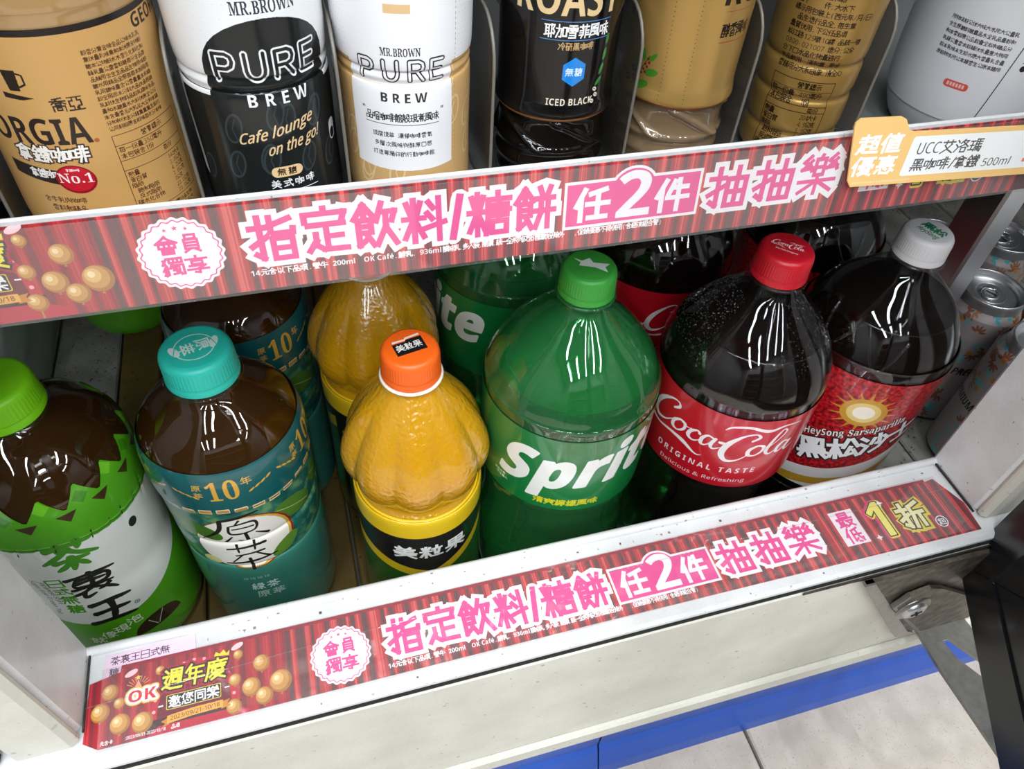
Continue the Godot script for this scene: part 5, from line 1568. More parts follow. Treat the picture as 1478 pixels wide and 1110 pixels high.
func droplets(t: Node3D, profile: Array, h: float, count: int, az0: float, az1: float, s0: float, s1: float, seed_: int) -> void:   # condensation beads inside the shoulder
	var r := RandomNumberGenerator.new()
	r.seed = seed_
	var st := SurfaceTool.new()
	st.begin(Mesh.PRIMITIVE_TRIANGLES)
	var ball := SphereMesh.new()
	ball.radius = 1.0
	ball.height = 2.0
	ball.radial_segments = 8
	ball.rings = 4
	for i in count:
		var az := r.randf_range(az0, az1)
		var y := h - r.randf_range(s0, s1)
		var rad := radius_at(profile, y) - 0.0006
		var size := r.randf_range(0.00015, 0.00032) * (1.6 if r.randf() < 0.06 else 1.0)
		st.append_from(ball, 0, Transform3D(Basis().scaled(Vector3.ONE * size), Vector3(sin(az) * rad, y, cos(az) * rad)))
	var o := part("condensation", st.commit(), M.droplet, t)
	o.set_meta("kind", "stuff")

func cap_disc(c: Color, draw: Callable) -> StandardMaterial3D:   # a 26 mm square centred print
	var p := Print.new(26, 26, 12.0, c)
	draw.call(p)
	return printed("cap_print_%d" % M.size(), p.tex(), 0.4)

func large_bottles() -> void:
	mat("droplet", Color(c8(200, 206, 206), 0.14), 0.05, 0.0, {"refraction_enabled": true, "refraction_scale": 0.033})
	pane("pet", c8(60, 62, 62), 0.015, 0.02)
	# ---- lemon soda
	var green := mat("green_pet", Color(c8(84, 206, 120), 0.12), 0.03, 0.0, {"refraction_enabled": true, "refraction_scale": 0.033, "clearcoat_enabled": true, "clearcoat": 1.0, "clearcoat_roughness": 0.02})
	var cap_green := mat("cap_green", c8(58, 158, 58), 0.4)
	var disc := cap_disc(c8(58, 158, 58), func(p: Print):
		p.fill([[Vector2(3, 9), Vector2(8, 10.5), Vector2(12, 7), Vector2(14.5, 10.5), Vector2(24, 9.5), Vector2(21.5, 13), Vector2(23.5, 17), Vector2(16, 14.5), Vector2(7, 15), Vector2(7.5, 12)]], c8(226, 232, 226)))
	var h := 0.30
	var soda := smooth_profile([[h - 0.018, 0.0128], [h - 0.0215, 0.0132], [h - 0.026, 0.0155], [h - 0.034, 0.0235], [h - 0.046, 0.0355], [h - 0.060, 0.0460], [h - 0.074, 0.0518], [h - 0.084, 0.0532], [h - 0.152, 0.0530], [h - 0.160, 0.0520], [h - 0.19, 0.0505], [h - 0.22, 0.0525], [h - 0.27, 0.0525], [0.014, 0.050], [0.003, 0.042], [0.0, 0.030]], 6)
	var soda_body := lathe([[h - 0.018, 0.0]] + soda + [[0.0, 0.0]], 96)
	var soda_label := printed("lemon_soda_print", lemon_soda_label().tex(), 0.28, {"clearcoat_enabled": true, "clearcoat": 0.7, "clearcoat_roughness": 0.06})
	var t := thing("soda_bottle", "green plastic soda bottle with green cap and white italic lettering, front row", "bottle", Vector3(0.1368, DECK, -0.2804), 0.0, "green lemon soda bottles")
	t.rotation.y = facing(t.position)
	cap_parts(t, h, 0.0152, 0.0165, cap_green, disc, green)
	part("body", soda_body, green, t)
	part("air_space", lathe(inside_out([[h - 0.021, 0.0]] + between(soda, h - 0.022, h - 0.066, -0.0014) + [[h - 0.066, 0.0]]), 96), green, t)
	droplets(t, soda, h, 380, -0.6, 1.5, 0.030, 0.070, 5)
	part("label", lathe(between(soda, h - 0.083, h - 0.152, 0.0005), 96), soda_label, t)
	var s2 := copy_of(t, Vector3(0.131, DECK, -0.395), 0.0, "green plastic soda bottle half hidden behind the front green one")
	s2.rotation.y = facing(s2.position) - 1.9
	# ---- cola
	var cola := mat("cola", c8(14, 7, 5), 0.02)
	var cap_red := mat("cap_red", c8(196, 20, 38), 0.35)
	disc = cap_disc(c8(196, 20, 38), func(p: Print):
		cola_script(p, 3.6, 8.8, 0.18, c8(250, 240, 240))
		p.latin("The Cola Company", 6.5, 17.6, 1.3, c8(250, 220, 220), {"w": 13.0}))
	var contour := smooth_profile([[h - 0.018, 0.0128], [h - 0.022, 0.0132], [h - 0.027, 0.0160], [h - 0.036, 0.0245], [h - 0.049, 0.0365], [h - 0.062, 0.0462], [h - 0.076, 0.0520], [h - 0.087, 0.0526], [h - 0.13, 0.0525], [h - 0.157, 0.0518], [h - 0.17, 0.0500], [h - 0.20, 0.0480], [h - 0.23, 0.0515], [h - 0.27, 0.0525], [0.014, 0.050], [0.003, 0.042], [0.0, 0.030]], 6)
	var red_label := printed("cola_print", cola_label().tex(), 0.28, {"clearcoat_enabled": true, "clearcoat": 0.7, "clearcoat_roughness": 0.06})
	t = thing("cola_bottle", "dark cola bottle with red cap and red label, front row", "bottle", Vector3(0.2503, DECK, -0.2725), 0.0, "cola bottles with red labels")
	t.rotation.y = facing(t.position)
	cap_parts(t, h, 0.0157, 0.0175, cap_red, disc, M.pet)
	part("body", lathe(contour + [[0.0, 0.0]], 96), M.pet, t)
	var fill := h - 0.052
	part("drink", lathe([[fill, 0.0]] + between(contour, fill, 0.0, -0.0007) + [[0.001, 0.0]], 96), cola, t)
	droplets(t, contour, h, 900, -2.6, -0.55, 0.030, 0.066, 3)
	droplets(t, contour, h, 300, 0.7, 1.9, 0.028, 0.062, 4)
	part("label", lathe(between(contour, h - 0.087, h - 0.156, 0.0005), 96), red_label, t)
	var c2 := copy_of(t, Vector3(0.243, DECK, -0.39), 0.0, "dark cola bottle half hidden behind the front red-capped one")
	c2.rotation.y = facing(c2.position) + 0.9
	# ---- root soda, white cap
	h = 0.289
	var cap_white := mat("cap_white", c8(226, 224, 226), 0.4)
	disc = cap_disc(c8(226, 224, 226), func(p: Print):
		p.turned(Vector2(13, 13), 0.35)
		p.han("黑松", -7, -6.6, 7.4, 6.4, c8(8, 128, 84), 1.1, 8.0, 0.0, Color.WHITE, 0.1)
		p.latin("HeySong", -7.4, 5.4, 4.2, c8(8, 128, 84), {"w": 15.0, "slant": 0.2})
		p.straight())
	var bell := smooth_profile([[h - 0.018, 0.0128], [h - 0.022, 0.0132], [h - 0.027, 0.0160], [h - 0.036, 0.0255], [h - 0.049, 0.0385], [h - 0.062, 0.0470], [h - 0.074, 0.0515], [h - 0.083, 0.0528], [h - 0.20, 0.0525], [h - 0.21, 0.051], [h - 0.27, 0.0515], [0.014, 0.050], [0.003, 0.042], [0.0, 0.030]], 6)
	t = thing("root_soda_bottle", "dark soda bottle with white cap and red sunburst label", "bottle", Vector3(0.357, DECK, -0.2815), 0.0, "white-capped dark soda bottles")
	t.rotation.y = facing(t.position)
	cap_parts(t, h, 0.0155, 0.0165, cap_white, disc, M.pet)
	part("body", lathe(bell + [[0.0, 0.0]], 96), M.pet, t)
	part("drink", lathe([[h - 0.05, 0.0]] + between(bell, h - 0.05, 0.0, -0.0007) + [[0.001, 0.0]], 96), cola, t)
	part("label", lathe(between(bell, h - 0.081, h - 0.20, 0.0005), 96), printed("root_soda_print", root_soda_label().tex(), 0.28, {"clearcoat_enabled": true, "clearcoat": 0.7, "clearcoat_roughness": 0.06}), t)
	# raised wave moulded in the shoulder
	var wave := []
	for i in 26:
		var az := -0.95 + 1.5 * i / 25.0
		var y := h - 0.058 + 0.011 * sin(i * 0.55) - 0.006 * i / 25.0
		var r := radius_at(bell, y) + 0.0003
		wave.append(Vector3(sin(az) * r, y, cos(az) * r))
	part("moulded_wave", tube(wave, 0.0011, 8), M.pet, t)
	var r2 := copy_of(t, Vector3(0.374, DECK, -0.39), 0.0, "dark soda bottle behind the white-capped one, mostly under the shelf")
	r2.rotation.y = facing(r2.position) + 0.4
	# ---- orange drink: fluted like a peeled fruit
	h = 0.265
	var orange := mat("orange_juice", c8(198, 144, 16), 0.16, 0.0, {"subsurf_scatter_enabled": true, "subsurf_scatter_strength": 0.25, "clearcoat_enabled": true, "clearcoat": 0.9, "clearcoat_roughness": 0.05, "heightmap_enabled": true, "heightmap_scale": 0.07, "heightmap_texture": noise_map(0.045, 256, FastNoiseLite.TYPE_SIMPLEX_SMOOTH, 6, 2), "uv1_triplanar": true, "uv1_scale": Vector3(22, 22, 22)})
	var fruit := smooth_profile([[h - 0.020, 0.0135], [h - 0.024, 0.0150], [h - 0.032, 0.0210], [h - 0.045, 0.0305], [h - 0.060, 0.0385], [h - 0.074, 0.0432], [h - 0.085, 0.0438], [h - 0.095, 0.0410], [h - 0.1025, 0.0365], [h - 0.107, 0.0350], [h - 0.111, 0.0380], [h - 0.116, 0.0402], [h - 0.17, 0.0400], [h - 0.23, 0.0415], [0.012, 0.041], [0.003, 0.036], [0.0, 0.026]], 6)
	var lobes := func(y: float, r: float, az: float) -> float:
		var f := smoothstep(h - 0.108, h - 0.095, y) * smoothstep(h - 0.026, h - 0.055, y)
		return r * (1.0 + f * 0.075 * (absf(cos(az * 4.5)) - 0.72))
	t = thing("orange_drink_bottle", "orange juice bottle with orange cap, fluted like a fruit, front row", "bottle", Vector3(0.0392, DECK, -0.2761), 0.0, "fluted orange juice bottles")
	t.rotation.y = facing(t.position)
	disc = cap_disc(c8(248, 102, 24), func(p: Print):
		p.turned(Vector2(13, 13), -0.35)
		p.fill([[Vector2(-8.5, -4.5), Vector2(-1, -4.4), Vector2(0, -5.6), Vector2(8.5, -5.6), Vector2(8.5, 4.6), Vector2(-8.5, 4.6)]], c8(26, 22, 24))
		p.fill([[Vector2(-7.6, -6.6), Vector2(-0.6, -6.4), Vector2(0, -7.4), Vector2(8.0, -8.0), Vector2(8.2, -6.6), Vector2(0.2, -6.0), Vector2(-0.6, -5.2), Vector2(-8.0, -5.2)]], c8(244, 226, 214))
		p.han("美粒果", -7.2, -3.0, 4.2, 4.6, c8(240, 236, 232), 0.55, 4.9)
		p.straight())
	cap_parts(t, h, 0.0160, 0.0185, mat("cap_orange", c8(248, 102, 24), 0.38), disc, mat("ring_white", c8(236, 230, 216), 0.4))
	part("body", lathe([[h - 0.020, 0.0]] + fruit + [[0.0, 0.0]], 180, lobes), orange, t)
	part("label", lathe(between(fruit, h - 0.110, 0.007, 0.0005), 96), printed("orange_print", orange_label().tex(), 0.28, {"clearcoat_enabled": true, "clearcoat": 0.7, "clearcoat_roughness": 0.06}), t)
	var o2 := copy_of(t, Vector3(0.0295, DECK, -0.373), 0.0, "orange juice bottle behind the front one, its cap under the shelf")
	o2.rotation.y = facing(o2.position) + 0.5
	# ---- green tea in a teal wrapper
	h = 0.257
	var tea := mat("tea", Color(c8(84, 52, 18), 0.34), 0.02, 0.0, {"refraction_enabled": true, "refraction_scale": 0.033, "clearcoat_enabled": true, "clearcoat": 1.0, "clearcoat_roughness": 0.02})
	var cap_teal := mat("cap_teal", c8(46, 200, 182), 0.42)
	disc = cap_disc(c8(46, 200, 182), func(p: Print):
		var w := c8(222, 246, 238)
		for i in 44:
			var a0 := TAU * i / 44
			p.line([Vector2(13, 13) + Vector2.from_angle(a0) * Vector2(8.6, 8.0), Vector2(13, 13) + Vector2.from_angle(a0 + TAU / 44) * Vector2(8.6, 8.0)], 0.5, w)
		p.turned(Vector2(13, 13), 1.5)
		p.han("原", -3.4, -7.0, 6.6, 6.0, w, 0.75)
		p.han("萃", -3.2, 0.2, 6.4, 6.4, w, 0.75)
		p.straight()
		for s in [-1.0, 1.0]:
			p.oval(13 + s * 8.6, 13, 1.8, 3.8, w, 18, s * 0.4)
			p.line([Vector2(13 + s * 8.6 - s * 1.0, 9.8), Vector2(13 + s * 8.6 + s * 1.0, 16.2)], 0.4, c8(46, 200, 182)))
	var flask := smooth_profile([[h - 0.020, 0.0160], [h - 0.024, 0.0172], [h - 0.028, 0.0205], [h - 0.034, 0.0285], [h - 0.042, 0.0375], [h - 0.052, 0.0440], [h - 0.064, 0.0470], [h - 0.086, 0.0472], [h - 0.092, 0.0462], [h - 0.12, 0.0455], [h - 0.124, 0.0440], [h - 0.129, 0.0455], [h - 0.15, 0.0450], [h - 0.154, 0.0436], [h - 0.159, 0.0450], [h - 0.19, 0.0455], [h - 0.235, 0.0450], [0.010, 0.044], [0.002, 0.038], [0.0, 0.028]], 5)
	var facets := func(y: float, r: float, az: float) -> float:   # the shoulder is pressed into eight soft panels
		var f := smoothstep(h - 0.060, h - 0.046, y) * smoothstep(h - 0.024, h - 0.034, y)
		return r * (1.0 - f * 0.035 * (0.5 + 0.5 * cos(az * 8)))
	t = thing("tea_bottle", "brown tea bottle with turquoise cap and teal label, front row", "bottle", Vector3(-0.0700, DECK, -0.3082), 0.0, "turquoise-capped tea bottles")
	t.rotation.y = facing(t.position)
	cap_parts(t, h, 0.0193, 0.0195, cap_teal, disc, M.pet)
	part("body", lathe([[h - 0.02, 0.0]] + flask + [[0.0, 0.0]], 128, facets), tea, t)
	part("label", lathe(between(flask, h - 0.053, 0.007, 0.0005), 96), printed("green_tea_print", green_tea_label().tex(), 0.25, {"clearcoat_enabled": true, "clearcoat": 0.7, "clearcoat_roughness": 0.06}), t)
	var t2 := copy_of(t, Vector3(-0.0585, DECK, -0.407), 0.0, "brown tea bottle behind the turquoise-capped one, its cap under the shelf")
	t2.rotation.y = facing(t2.position) - 0.55
	# ---- leaf tea, lime cap
	h = 0.2465
	var lime := mat("cap_lime", c8(132, 220, 24), 0.42)
	var keg := smooth_profile([[h - 0.020, 0.0160], [h - 0.024, 0.0176], [h - 0.028, 0.0230], [h - 0.034, 0.0330], [h - 0.042, 0.0420], [h - 0.052, 0.0478], [h - 0.064, 0.0500], [h - 0.084, 0.0502], [h - 0.088, 0.0490], [h - 0.093, 0.0500], [h - 0.13, 0.0488], [h - 0.145, 0.0478], [h - 0.160, 0.0486], [h - 0.20, 0.0495], [h - 0.204, 0.0482], [h - 0.209, 0.0494], [0.012, 0.0485], [0.002, 0.041], [0.0, 0.030]], 5)
	t = thing("leaf_tea_bottle", "brown tea bottle with lime cap and green and white wrapper, front row", "bottle", Vector3(-0.1735, DECK, -0.316), 0.0, "lime-capped tea bottles")
	t.rotation.y = facing(t.position)
	cap_parts(t, h, 0.0205, 0.0205, lime, null, M.pet)
	part("body", lathe([[h - 0.02, 0.0]] + keg + [[0.0, 0.0]], 128, func(y: float, r: float, az: float) -> float:
		var f := smoothstep(h - 0.056, h - 0.044, y) * smoothstep(h - 0.026, h - 0.034, y)
		return r * (1.0 - f * 0.03 * (0.5 + 0.5 * cos(az * 10)))), tea, t)
	part("wrapper", zigzag_sleeve(keg, h), printed("leaf_tea_print", leaf_tea_label().tex(), 0.28, {"clearcoat_enabled": true, "clearcoat": 0.7, "clearcoat_roughness": 0.06}), t)
	var l2 := copy_of(t, Vector3(-0.188, DECK, -0.655), 0.0, "lime-capped tea bottle far back on the deck, mostly under the shelf")
	l2.rotation.y = facing(l2.position) + 1.4

func zigzag_sleeve(profile: Array, h: float) -> ArrayMesh:   # upper edge cut in teeth; the print spans 40 to 246 mm below the cap top
	var rows := []
	var n := 28
	for i in n + 1:
		var pts := PackedVector3Array()
		var uvs := PackedVector2Array()
		for j in 193:
			var u := j / 192.0
			var az := TAU * (u - 0.5)
			var tooth := absf(fposmod(u * 16 + 0.2, 1.0) * 2.0 - 1.0)
			var top := h - 0.047 - 0.013 * tooth
			var y := lerpf(top, 0.006, i / float(n))
			var r := radius_at(profile, y) + 0.0005
			pts.append(Vector3(sin(az) * r, y, cos(az) * r))
			uvs.append(Vector2(u, (h - 0.040 - y) / 0.206))
		rows.append([pts, uvs])
	return grid(rows, true)

# ---------------------------------------------------------------- coffee bottles
func small_bottle(called: String, label: String, x: float, z: float, keys: Array, label_top: float, label_bottom: float, canvas_top: float, canvas_bottom: float, print_m: Material, drink: Material, cap_m: Material, shape = null) -> Node3D:
	var t := thing(called, label, "bottle", Vector3(x, SHELF, z))
	t.rotation.y = facing(t.position)
	var prof := smooth_profile(keys, 5)
	var top: float = prof[0][0]
	part("body", lathe([[top, 0.0]] + prof + [[0.0, 0.0]], 144, shape), drink, t)
	var sleeve := between(prof, label_top, label_bottom, 0.0005)
	var rows := []
	for p in sleeve:
		var pts := PackedVector3Array()
		var uvs := PackedVector2Array()
		for j in 97:
			var u := j / 96.0
			var az := TAU * (u - 0.5)
			pts.append(Vector3(sin(az) * p[1], p[0], cos(az) * p[1]))
			uvs.append(Vector2(u, (canvas_top - p[0]) / (canvas_top - canvas_bottom)))
		rows.append([pts, uvs])
	part("label", grid(rows, true), print_m, t)
	part("cap", lathe([[top + 0.018, 0.0], [top + 0.018, 0.0145], [top + 0.0165, 0.016], [top + 0.001, 0.0165], [top - 0.001, 0.0165], [top - 0.001, 0.011]], 64), cap_m, t)
	return t

func coffee_bottles() -> void:
	var tan := mat("milk_coffee", c8(176, 140, 92), 0.08, 0.0, {"clearcoat_enabled": true, "clearcoat": 0.8, "clearcoat_roughness": 0.03})
	var cream := mat("creamy_coffee", c8(214, 180, 126), 0.08, 0.0, {"clearcoat_enabled": true, "clearcoat": 0.8, "clearcoat_roughness": 0.03})
	var dull := mat("milky_coffee", c8(128, 106, 80), 0.08, 0.0, {"clearcoat_enabled": true, "clearcoat": 0.8, "clearcoat_roughness": 0.03})
	var black := mat("black_coffee", c8(12, 8, 7), 0.04)
	var white_cap := mat("coffee_cap", c8(220, 216, 210), 0.4)
	var black_cap := mat("coffee_cap_black", c8(24, 22, 22), 0.4)
	small_bottle("latte_bottle", "golden coffee bottle with black lettering and red round seal", -0.075, -0.302,
		[[0.172, 0.0125], [0.166, 0.014], [0.150, 0.021], [0.130, 0.029], [0.112, 0.0325], [0.098, 0.0335], [0.090, 0.0330], [0.04, 0.033], [0.012, 0.033], [0.003, 0.029], [0.0, 0.022]], 0.092, 0.003, 0.092, 0.0, printed("latte_print", latte_label().tex(), 0.35), tan, white_cap)
	small_bottle("black_coffee_bottle", "black coffee bottle with white arch and outlined white lettering", -0.0106, -0.300,
		[[0.182, 0.0125], [0.176, 0.014], [0.16, 0.019], [0.135, 0.025], [0.112, 0.0275], [0.095, 0.0278], [0.072, 0.0275], [0.0695, 0.0264], [0.0665, 0.0272], [0.0635, 0.0262], [0.0605, 0.0274], [0.030, 0.0272], [0.010, 0.0272], [0.002, 0.024], [0.0, 0.018]], 0.108, 0.004, 0.110, 0.0, printed("black_brew_print", black_brew_label().tex(), 0.18), black, black_cap)
	small_bottle("white_coffee_bottle", "white and tan coffee bottle with outlined black lettering", 0.0476, -0.300,
		[[0.182, 0.0125], [0.176, 0.014], [0.16, 0.019], [0.135, 0.025], [0.112, 0.0269], [0.095, 0.0272], [0.070, 0.0268], [0.0675, 0.0254], [0.0645, 0.0262], [0.0615, 0.0252], [0.0585, 0.0264], [0.030, 0.0262], [0.010, 0.0262], [0.002, 0.023], [0.0, 0.017]], 0.108, 0.004, 0.110, 0.0, printed("white_brew_print", white_brew_label().tex(), 0.3), cream, white_cap)
	var ridged := func(r: float) -> Array:
		return [[0.182, 0.0125], [0.176, 0.014], [0.16, 0.019], [0.135, r * 0.93], [0.112, r * 1.01], [0.07, r], [0.05, r], [0.0455, r * 1.02], [0.042, r * 1.035], [0.0395, r * 0.99], [0.037, r * 0.955], [0.0335, r * 0.95], [0.030, r * 0.955], [0.0275, r * 0.975], [0.0255, r * 1.01], [0.022, r * 0.97], [0.0175, r * 1.01], [0.014, r * 0.97], [0.008, r * 0.98], [0.002, r * 0.86], [0.0, r * 0.66]]
	var swirl := func(y: float, r: float, az: float) -> float:   # five slanting ridges pressed into the waist under the label
		if y > 0.0395 or y < 0.024:
			return r
		var t := fposmod(az / TAU * 5.0, 1.0)
		var line := lerpf(0.0385, 0.0255, smoothstep(0.0, 1.0, t))
		return r + 0.0015 * exp(-pow((y - line) / 0.0016, 2.0)) * smoothstep(0.0, 0.12, t) * smoothstep(1.0, 0.88, t)
	small_bottle("iced_coffee_bottle", "glossy black coffee bottle with cream lettering and blue hexagon", 0.1134, -0.300, ridged.call(0.0248), 0.108, 0.0402, 0.110, 0.040, printed("dark_roast_print", dark_roast_label().tex(), 0.12), black, black_cap, swirl)
	small_bottle("gold_coffee_bottle", "gold coffee bottle with printed green leaves and coffee beans", 0.1728, -0.300, ridged.call(0.0252), 0.108, 0.0402, 0.110, 0.040, printed("gold_roast_print", gold_roast_label().tex(), 0.28, {"metallic": 0.45}), dull, white_cap, swirl)
	small_bottle("gold_coffee_bottle", "ribbed gold coffee bottle showing its nutrition table", 0.2434, -0.300,
		[[0.182, 0.0125], [0.176, 0.014], [0.16, 0.017], [0.135, 0.021], [0.112, 0.0235], [0.07, 0.0228], [0.056, 0.0226], [0.0525, 0.0214], [0.049, 0.0226], [0.040, 0.0224], [0.0365, 0.0212], [0.033, 0.0224], [0.022, 0.0222], [0.0185, 0.0211], [0.015, 0.0222], [0.006, 0.0222], [0.002, 0.019], [0.0, 0.014]], 0.108, 0.005, 0.110, 0.0, printed("nutrition_print", nutrition_label().tex(), 0.28, {"metallic": 0.4}), dull, white_cap)
	small_bottle("wide_coffee_bottle", "wide pale grey bottle beside the price tag, at the right edge", 0.352, -0.305,
		[[0.16, 0.018], [0.152, 0.020], [0.135, 0.029], [0.115, 0.039], [0.098, 0.0425], [0.07, 0.0415], [0.035, 0.0405], [0.018, 0.0385], [0.008, 0.035], [0.002, 0.031], [0.0, 0.024]], 0.104, 0.018, 0.110, 0.018, printed("white_bottle_print", white_bottle_label().tex(), 0.3), mat("pale_plastic", c8(196, 196, 200), 0.25), white_cap)
	var p := Print.new(160, 100, 6.0, c8(20, 19, 20))
	tiny_rows(p, 88, 52, 30, 9, 3.6, 2.6, c8(196, 190, 182), "品原料水糖乳粉香精全含大公每本化和物用量分生味", 0.36)
	small_bottle("dark_coffee_bottle", "dark coffee bottle with small pale print at the left edge", -0.142, -0.300,
		[[0.182, 0.0125], [0.176, 0.014], [0.16, 0.019], [0.135, 0.023], [0.112, 0.0255], [0.095, 0.0258], [0.03, 0.0250], [0.010, 0.0250], [0.002, 0.022], [0.0, 0.017]], 0.098, 0.004, 0.100, 0.0, printed("dark_print", p.tex(), 0.2), black, black_cap)

# ---------------------------------------------------------------- cans
func cans() -> void:
	var label_m := printed("can_print", flower_can_label().tex(), 0.3, {"metallic": 0.35})
	var h := 0.146
	var body := lathe(smooth_profile([[h - 0.0085, 0.0275], [h - 0.0115, 0.0285], [h - 0.0185, 0.0318], [h - 0.024, 0.0328], [0.016, 0.0328], [0.010, 0.0312], [0.004, 0.0255], [0.0, 0.0235]], 5), 80)
	var lid := lathe([[h - 0.0065, 0.0], [h - 0.0065, 0.0205], [h - 0.0075, 0.0222], [h - 0.0085, 0.0238], [h - 0.004, 0.0248], [h - 0.0008, 0.0252], [h, 0.0262], [h - 0.0008, 0.0272], [h - 0.0035, 0.0274], [h - 0.0085, 0.0275], [h - 0.0092, 0.0280], [h - 0.010, 0.0275]], 80)
	var ring_pts := []
	for i in 25:
		var a := TAU * i / 24
		ring_pts.append(Vector3(cos(a) * 0.0062, 0, sin(a) * 0.0074))
	var tab_ring := tube(ring_pts, 0.0014, 8)
	var score_pts := []
	for i in 33:
		var a := TAU * i / 32
		score_pts.append(Vector3(cos(a) * 0.0125, 0, sin(a) * 0.0150))
	var score := tube(score_pts, 0.0006, 6)
	var spots := [[0.5598, -0.3548, "silver-topped flowered can, nearest to the aluminium upright", 0.0], [0.561, -0.4305, "flowered can seen behind the aluminium upright", 0.6], [0.627, -0.4185, "flowered can farthest back at the right edge", -0.5], [0.5575, -0.2865, "flowered can cut off by the white right mullion", -1.88]]
	var first: Node3D = null
	for e in spots:
		var at := Vector3(e[0], DECK, e[1])
		if first == null:
			first = thing("drink_can", e[2], "can", at, 0.0, "flowered cans on the right of the deck")
			part("body", body, label_m, first)
			part("lid", lid, M.aluminium, first)
			var tab := part("pull_tab", tab_ring, M.aluminium, first, Vector3(0, h - 0.0048, 0.004))
			part("tab_plate", slab(rounded(0.0115, 0.0085, 0.003), 0.0014), M.aluminium, tab, Vector3(0, 0.0, -0.0085)).rotation.x = PI / 2
			part("rivet", lathe([[0.0012, 0.0], [0.0012, 0.0018], [0.0, 0.0024]], 20), M.aluminium, tab, Vector3(0, 0.0006, -0.0085))
			part("score_line", score, M.aluminium, first, Vector3(0, h - 0.0066, 0))
			first.rotation.y = facing(at) + e[3]
		else:
			copy_of(first, at, facing(at) + e[3], e[2])

# ---------------------------------------------------------------- crumpled clear wrapping left of the boards
func plastic_wrap() -> void:
	var n := FastNoiseLite.new()
	n.seed = 33
	n.frequency = 24.0
	n.noise_type = FastNoiseLite.TYPE_CELLULAR
	n.cellular_return_type = FastNoiseLite.RETURN_DISTANCE2_SUB
	var film := mat("wrap_film", Color(c8(214, 218, 218), 0.45), 0.1, 0.0, {"transparency": BaseMaterial3D.TRANSPARENCY_ALPHA})
	var core := mat("wrapped_packs", c8(168, 170, 166), 0.4)
	for e in [[Vector3(-0.315, DECK, -0.60), "crumpled clear plastic wrap around packs, far left of the deck", 0.12], [Vector3(-0.318, DECK, -0.385), "crumpled clear plastic wrap behind the left mullion", 0.07]]:
		var t := thing("plastic_wrap", e[1], "wrapping", e[0], 0.0, "clear plastic wrapping")
		var rows := []
		var core_rows := []
		for i in 25:
			var v := i / 24.0
			var pts := PackedVector3Array()
			var uvs := PackedVector2Array()
			var inner := PackedVector3Array()
			for j in 41:
				var u := j / 40.0
				var a := TAU * (u - 0.5)
				var c := Vector3(signf(sin(a)) * pow(absf(sin(a)), 0.6) * 0.055, 0, signf(cos(a)) * pow(absf(cos(a)), 0.6) * e[2])
				var k := pow(sin(v * PI / 2), 0.5) if v < 1 else 1.0
				var q := Vector3(c.x * k, (1.0 - v * v) * 0.09 + 0.002, c.z * k)
				var bump := n.get_noise_3d(q.x + e[0].x, q.y * 1.5, q.z + e[0].z) + 0.7
				var lift := 0.030 * bump * (1.0 - v * 0.7)
				pts.append(q + Vector3(q.x, 0.05, q.z).normalized() * lift)
				inner.append(q * Vector3(0.9, 0.92, 0.9))
				uvs.append(Vector2(u, v))
			rows.append([pts, uvs])
			core_rows.append([inner, uvs])
		part("film", grid(rows, true), film, t)
		part("packs", grid(core_rows, true), core, t)

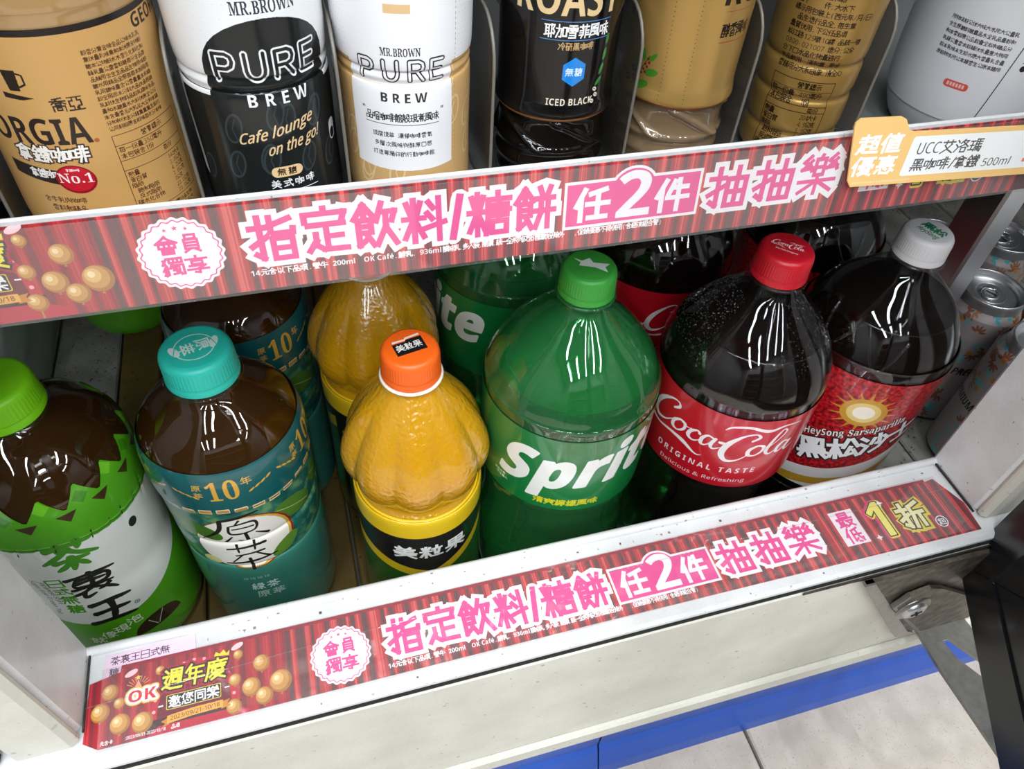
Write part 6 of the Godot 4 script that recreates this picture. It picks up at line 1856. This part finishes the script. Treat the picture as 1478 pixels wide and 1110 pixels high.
# ---------------------------------------------------------------- the open door and its hinge
func door_and_hinge() -> void:
	var dir := Vector3(-0.48, 0, 0.877).normalized()
	# local x runs along the door, z is its thickness, y up; the cabinet's own z starts at the plinth
	var W := 0.56
	var H := 1.55
	var w := 0.055
	var th := 0.034
	var glass := slab([Vector2(w, w), Vector2(W - w, w), Vector2(W - w, H - w), Vector2(w, H - w)], 0.006)
	var d := part("door", glass, M.door_glass, cab, Vector3(0.392, 0.222, -0.005))
	d.rotation.y = atan2(-dir.z, dir.x)
	d.translate_object_local(Vector3(0, 0, -th / 2))
	part("bottom_rail", slab([Vector2(0, 0), Vector2(W, 0), Vector2(W - w, w), Vector2(w, w)], th), M.black_frame, d)
	part("hinge_stile", slab([Vector2(0, 0.0006), Vector2(w, w + 0.0006), Vector2(w, H - w), Vector2(0, H)], th), M.black_frame, d)
	part("top_rail", slab([Vector2(0, H), Vector2(w, H - w), Vector2(W - w, H - w), Vector2(W, H)], th), M.black_frame, d)
	part("handle_stile", slab([Vector2(W, 0), Vector2(W, H), Vector2(W - w, H - w), Vector2(W - w, w)], th), M.black_frame, d)
	part("glazing_bead", slab([Vector2(w, w), Vector2(W - w, w), Vector2(W - w, w + 0.012), Vector2(w + 0.012, w + 0.012), Vector2(w + 0.012, H - w), Vector2(w, H - w)], th * 0.7), M.rubber, d)
	for k in 1:   # a moulding runs round the frame
		var q := 0.030
		part("moulding", slab([Vector2(q, q), Vector2(W - q, q), Vector2(W - q, q + 0.003), Vector2(q + 0.003, q + 0.003), Vector2(q + 0.003, H - q), Vector2(q, H - q)], th + 0.003), M.black_frame, d)
	# hinge: a plate screwed to the plinth, a bent tab over it and a slotted arm under the door
	var g := part("hinge", slab([Vector2(-0.058, 0.052), Vector2(0.022, 0.052), Vector2(0.10, 0.044), Vector2(0.10, -0.062), Vector2(0.052, -0.067), Vector2(0.036, -0.074), Vector2(0.026, -0.068)], 0.003), M.stained_steel, cab, Vector3(0.35, 0.207, 0.0048))
	part("plate_edge", slab([Vector2(-0.060, 0.052), Vector2(-0.052, 0.052), Vector2(0.034, -0.066), Vector2(0.044, -0.074), Vector2(0.036, -0.078), Vector2(0.026, -0.072)], 0.004), M.steel, g, Vector3(0, 0, 0.0008))
	part("bent_tab", slab([Vector2(-0.020, 0.010), Vector2(-0.014, 0.024), Vector2(0.0, 0.028), Vector2(0.012, 0.022), Vector2(0.080, -0.030), Vector2(0.084, -0.060), Vector2(0.042, -0.066), Vector2(0.030, -0.050)], 0.003), M.stained_steel, g, Vector3(0, 0, 0.005))
	part("tab_edge", slab([Vector2(-0.021, 0.010), Vector2(-0.015, 0.025), Vector2(-0.013, 0.022), Vector2(-0.018, 0.010), Vector2(0.0315, -0.050), Vector2(0.044, -0.066), Vector2(0.040, -0.067), Vector2(0.029, -0.051)], 0.0032), M.steel, g, Vector3(0, 0, 0.0052))
	part("washer", lathe([[0.0016, 0.006], [0.0016, 0.0125], [0.0, 0.0130]], 40), M.steel, g, Vector3(0.0, 0.0, 0.0065)).rotation.x = PI / 2
	part("screw", lathe([[0.0042, 0.0], [0.0042, 0.006], [0.003, 0.0086], [0.0, 0.0092]], 40), M.aluminium, g, Vector3(0.0, 0.0, 0.0067)).rotation.x = PI / 2
	for a in [0.5, 0.5 + PI / 2]:
		part("screw_slot", box(Vector3(0.008, 0.0018, 0.0008)), M.rubber, g, Vector3(0, 0, 0.0109)).rotation.z = a
	# arm, level with the underside of the door, with a long slot
	var arm := part("arm", slab([Vector2(0.038, 0.0), Vector2(0.080, 0.0), Vector2(0.082, -0.030), Vector2(0.078, -0.050), Vector2(0.070, -0.034), Vector2(0.058, -0.014), Vector2(0.052, -0.014), Vector2(0.054, -0.028), Vector2(0.070, -0.058), Vector2(0.076, -0.105), Vector2(0.038, -0.105), Vector2(0.036, -0.030)], 0.003), M.steel, g, Vector3(0.0, -0.062, 0.003))
	arm.rotation.x = -PI / 2
	part("pivot_pin", lathe([[0.07, 0.0], [0.07, 0.006], [0.0, 0.006]], 24), M.steel, g, Vector3(0.058, -0.0605, 0.092))
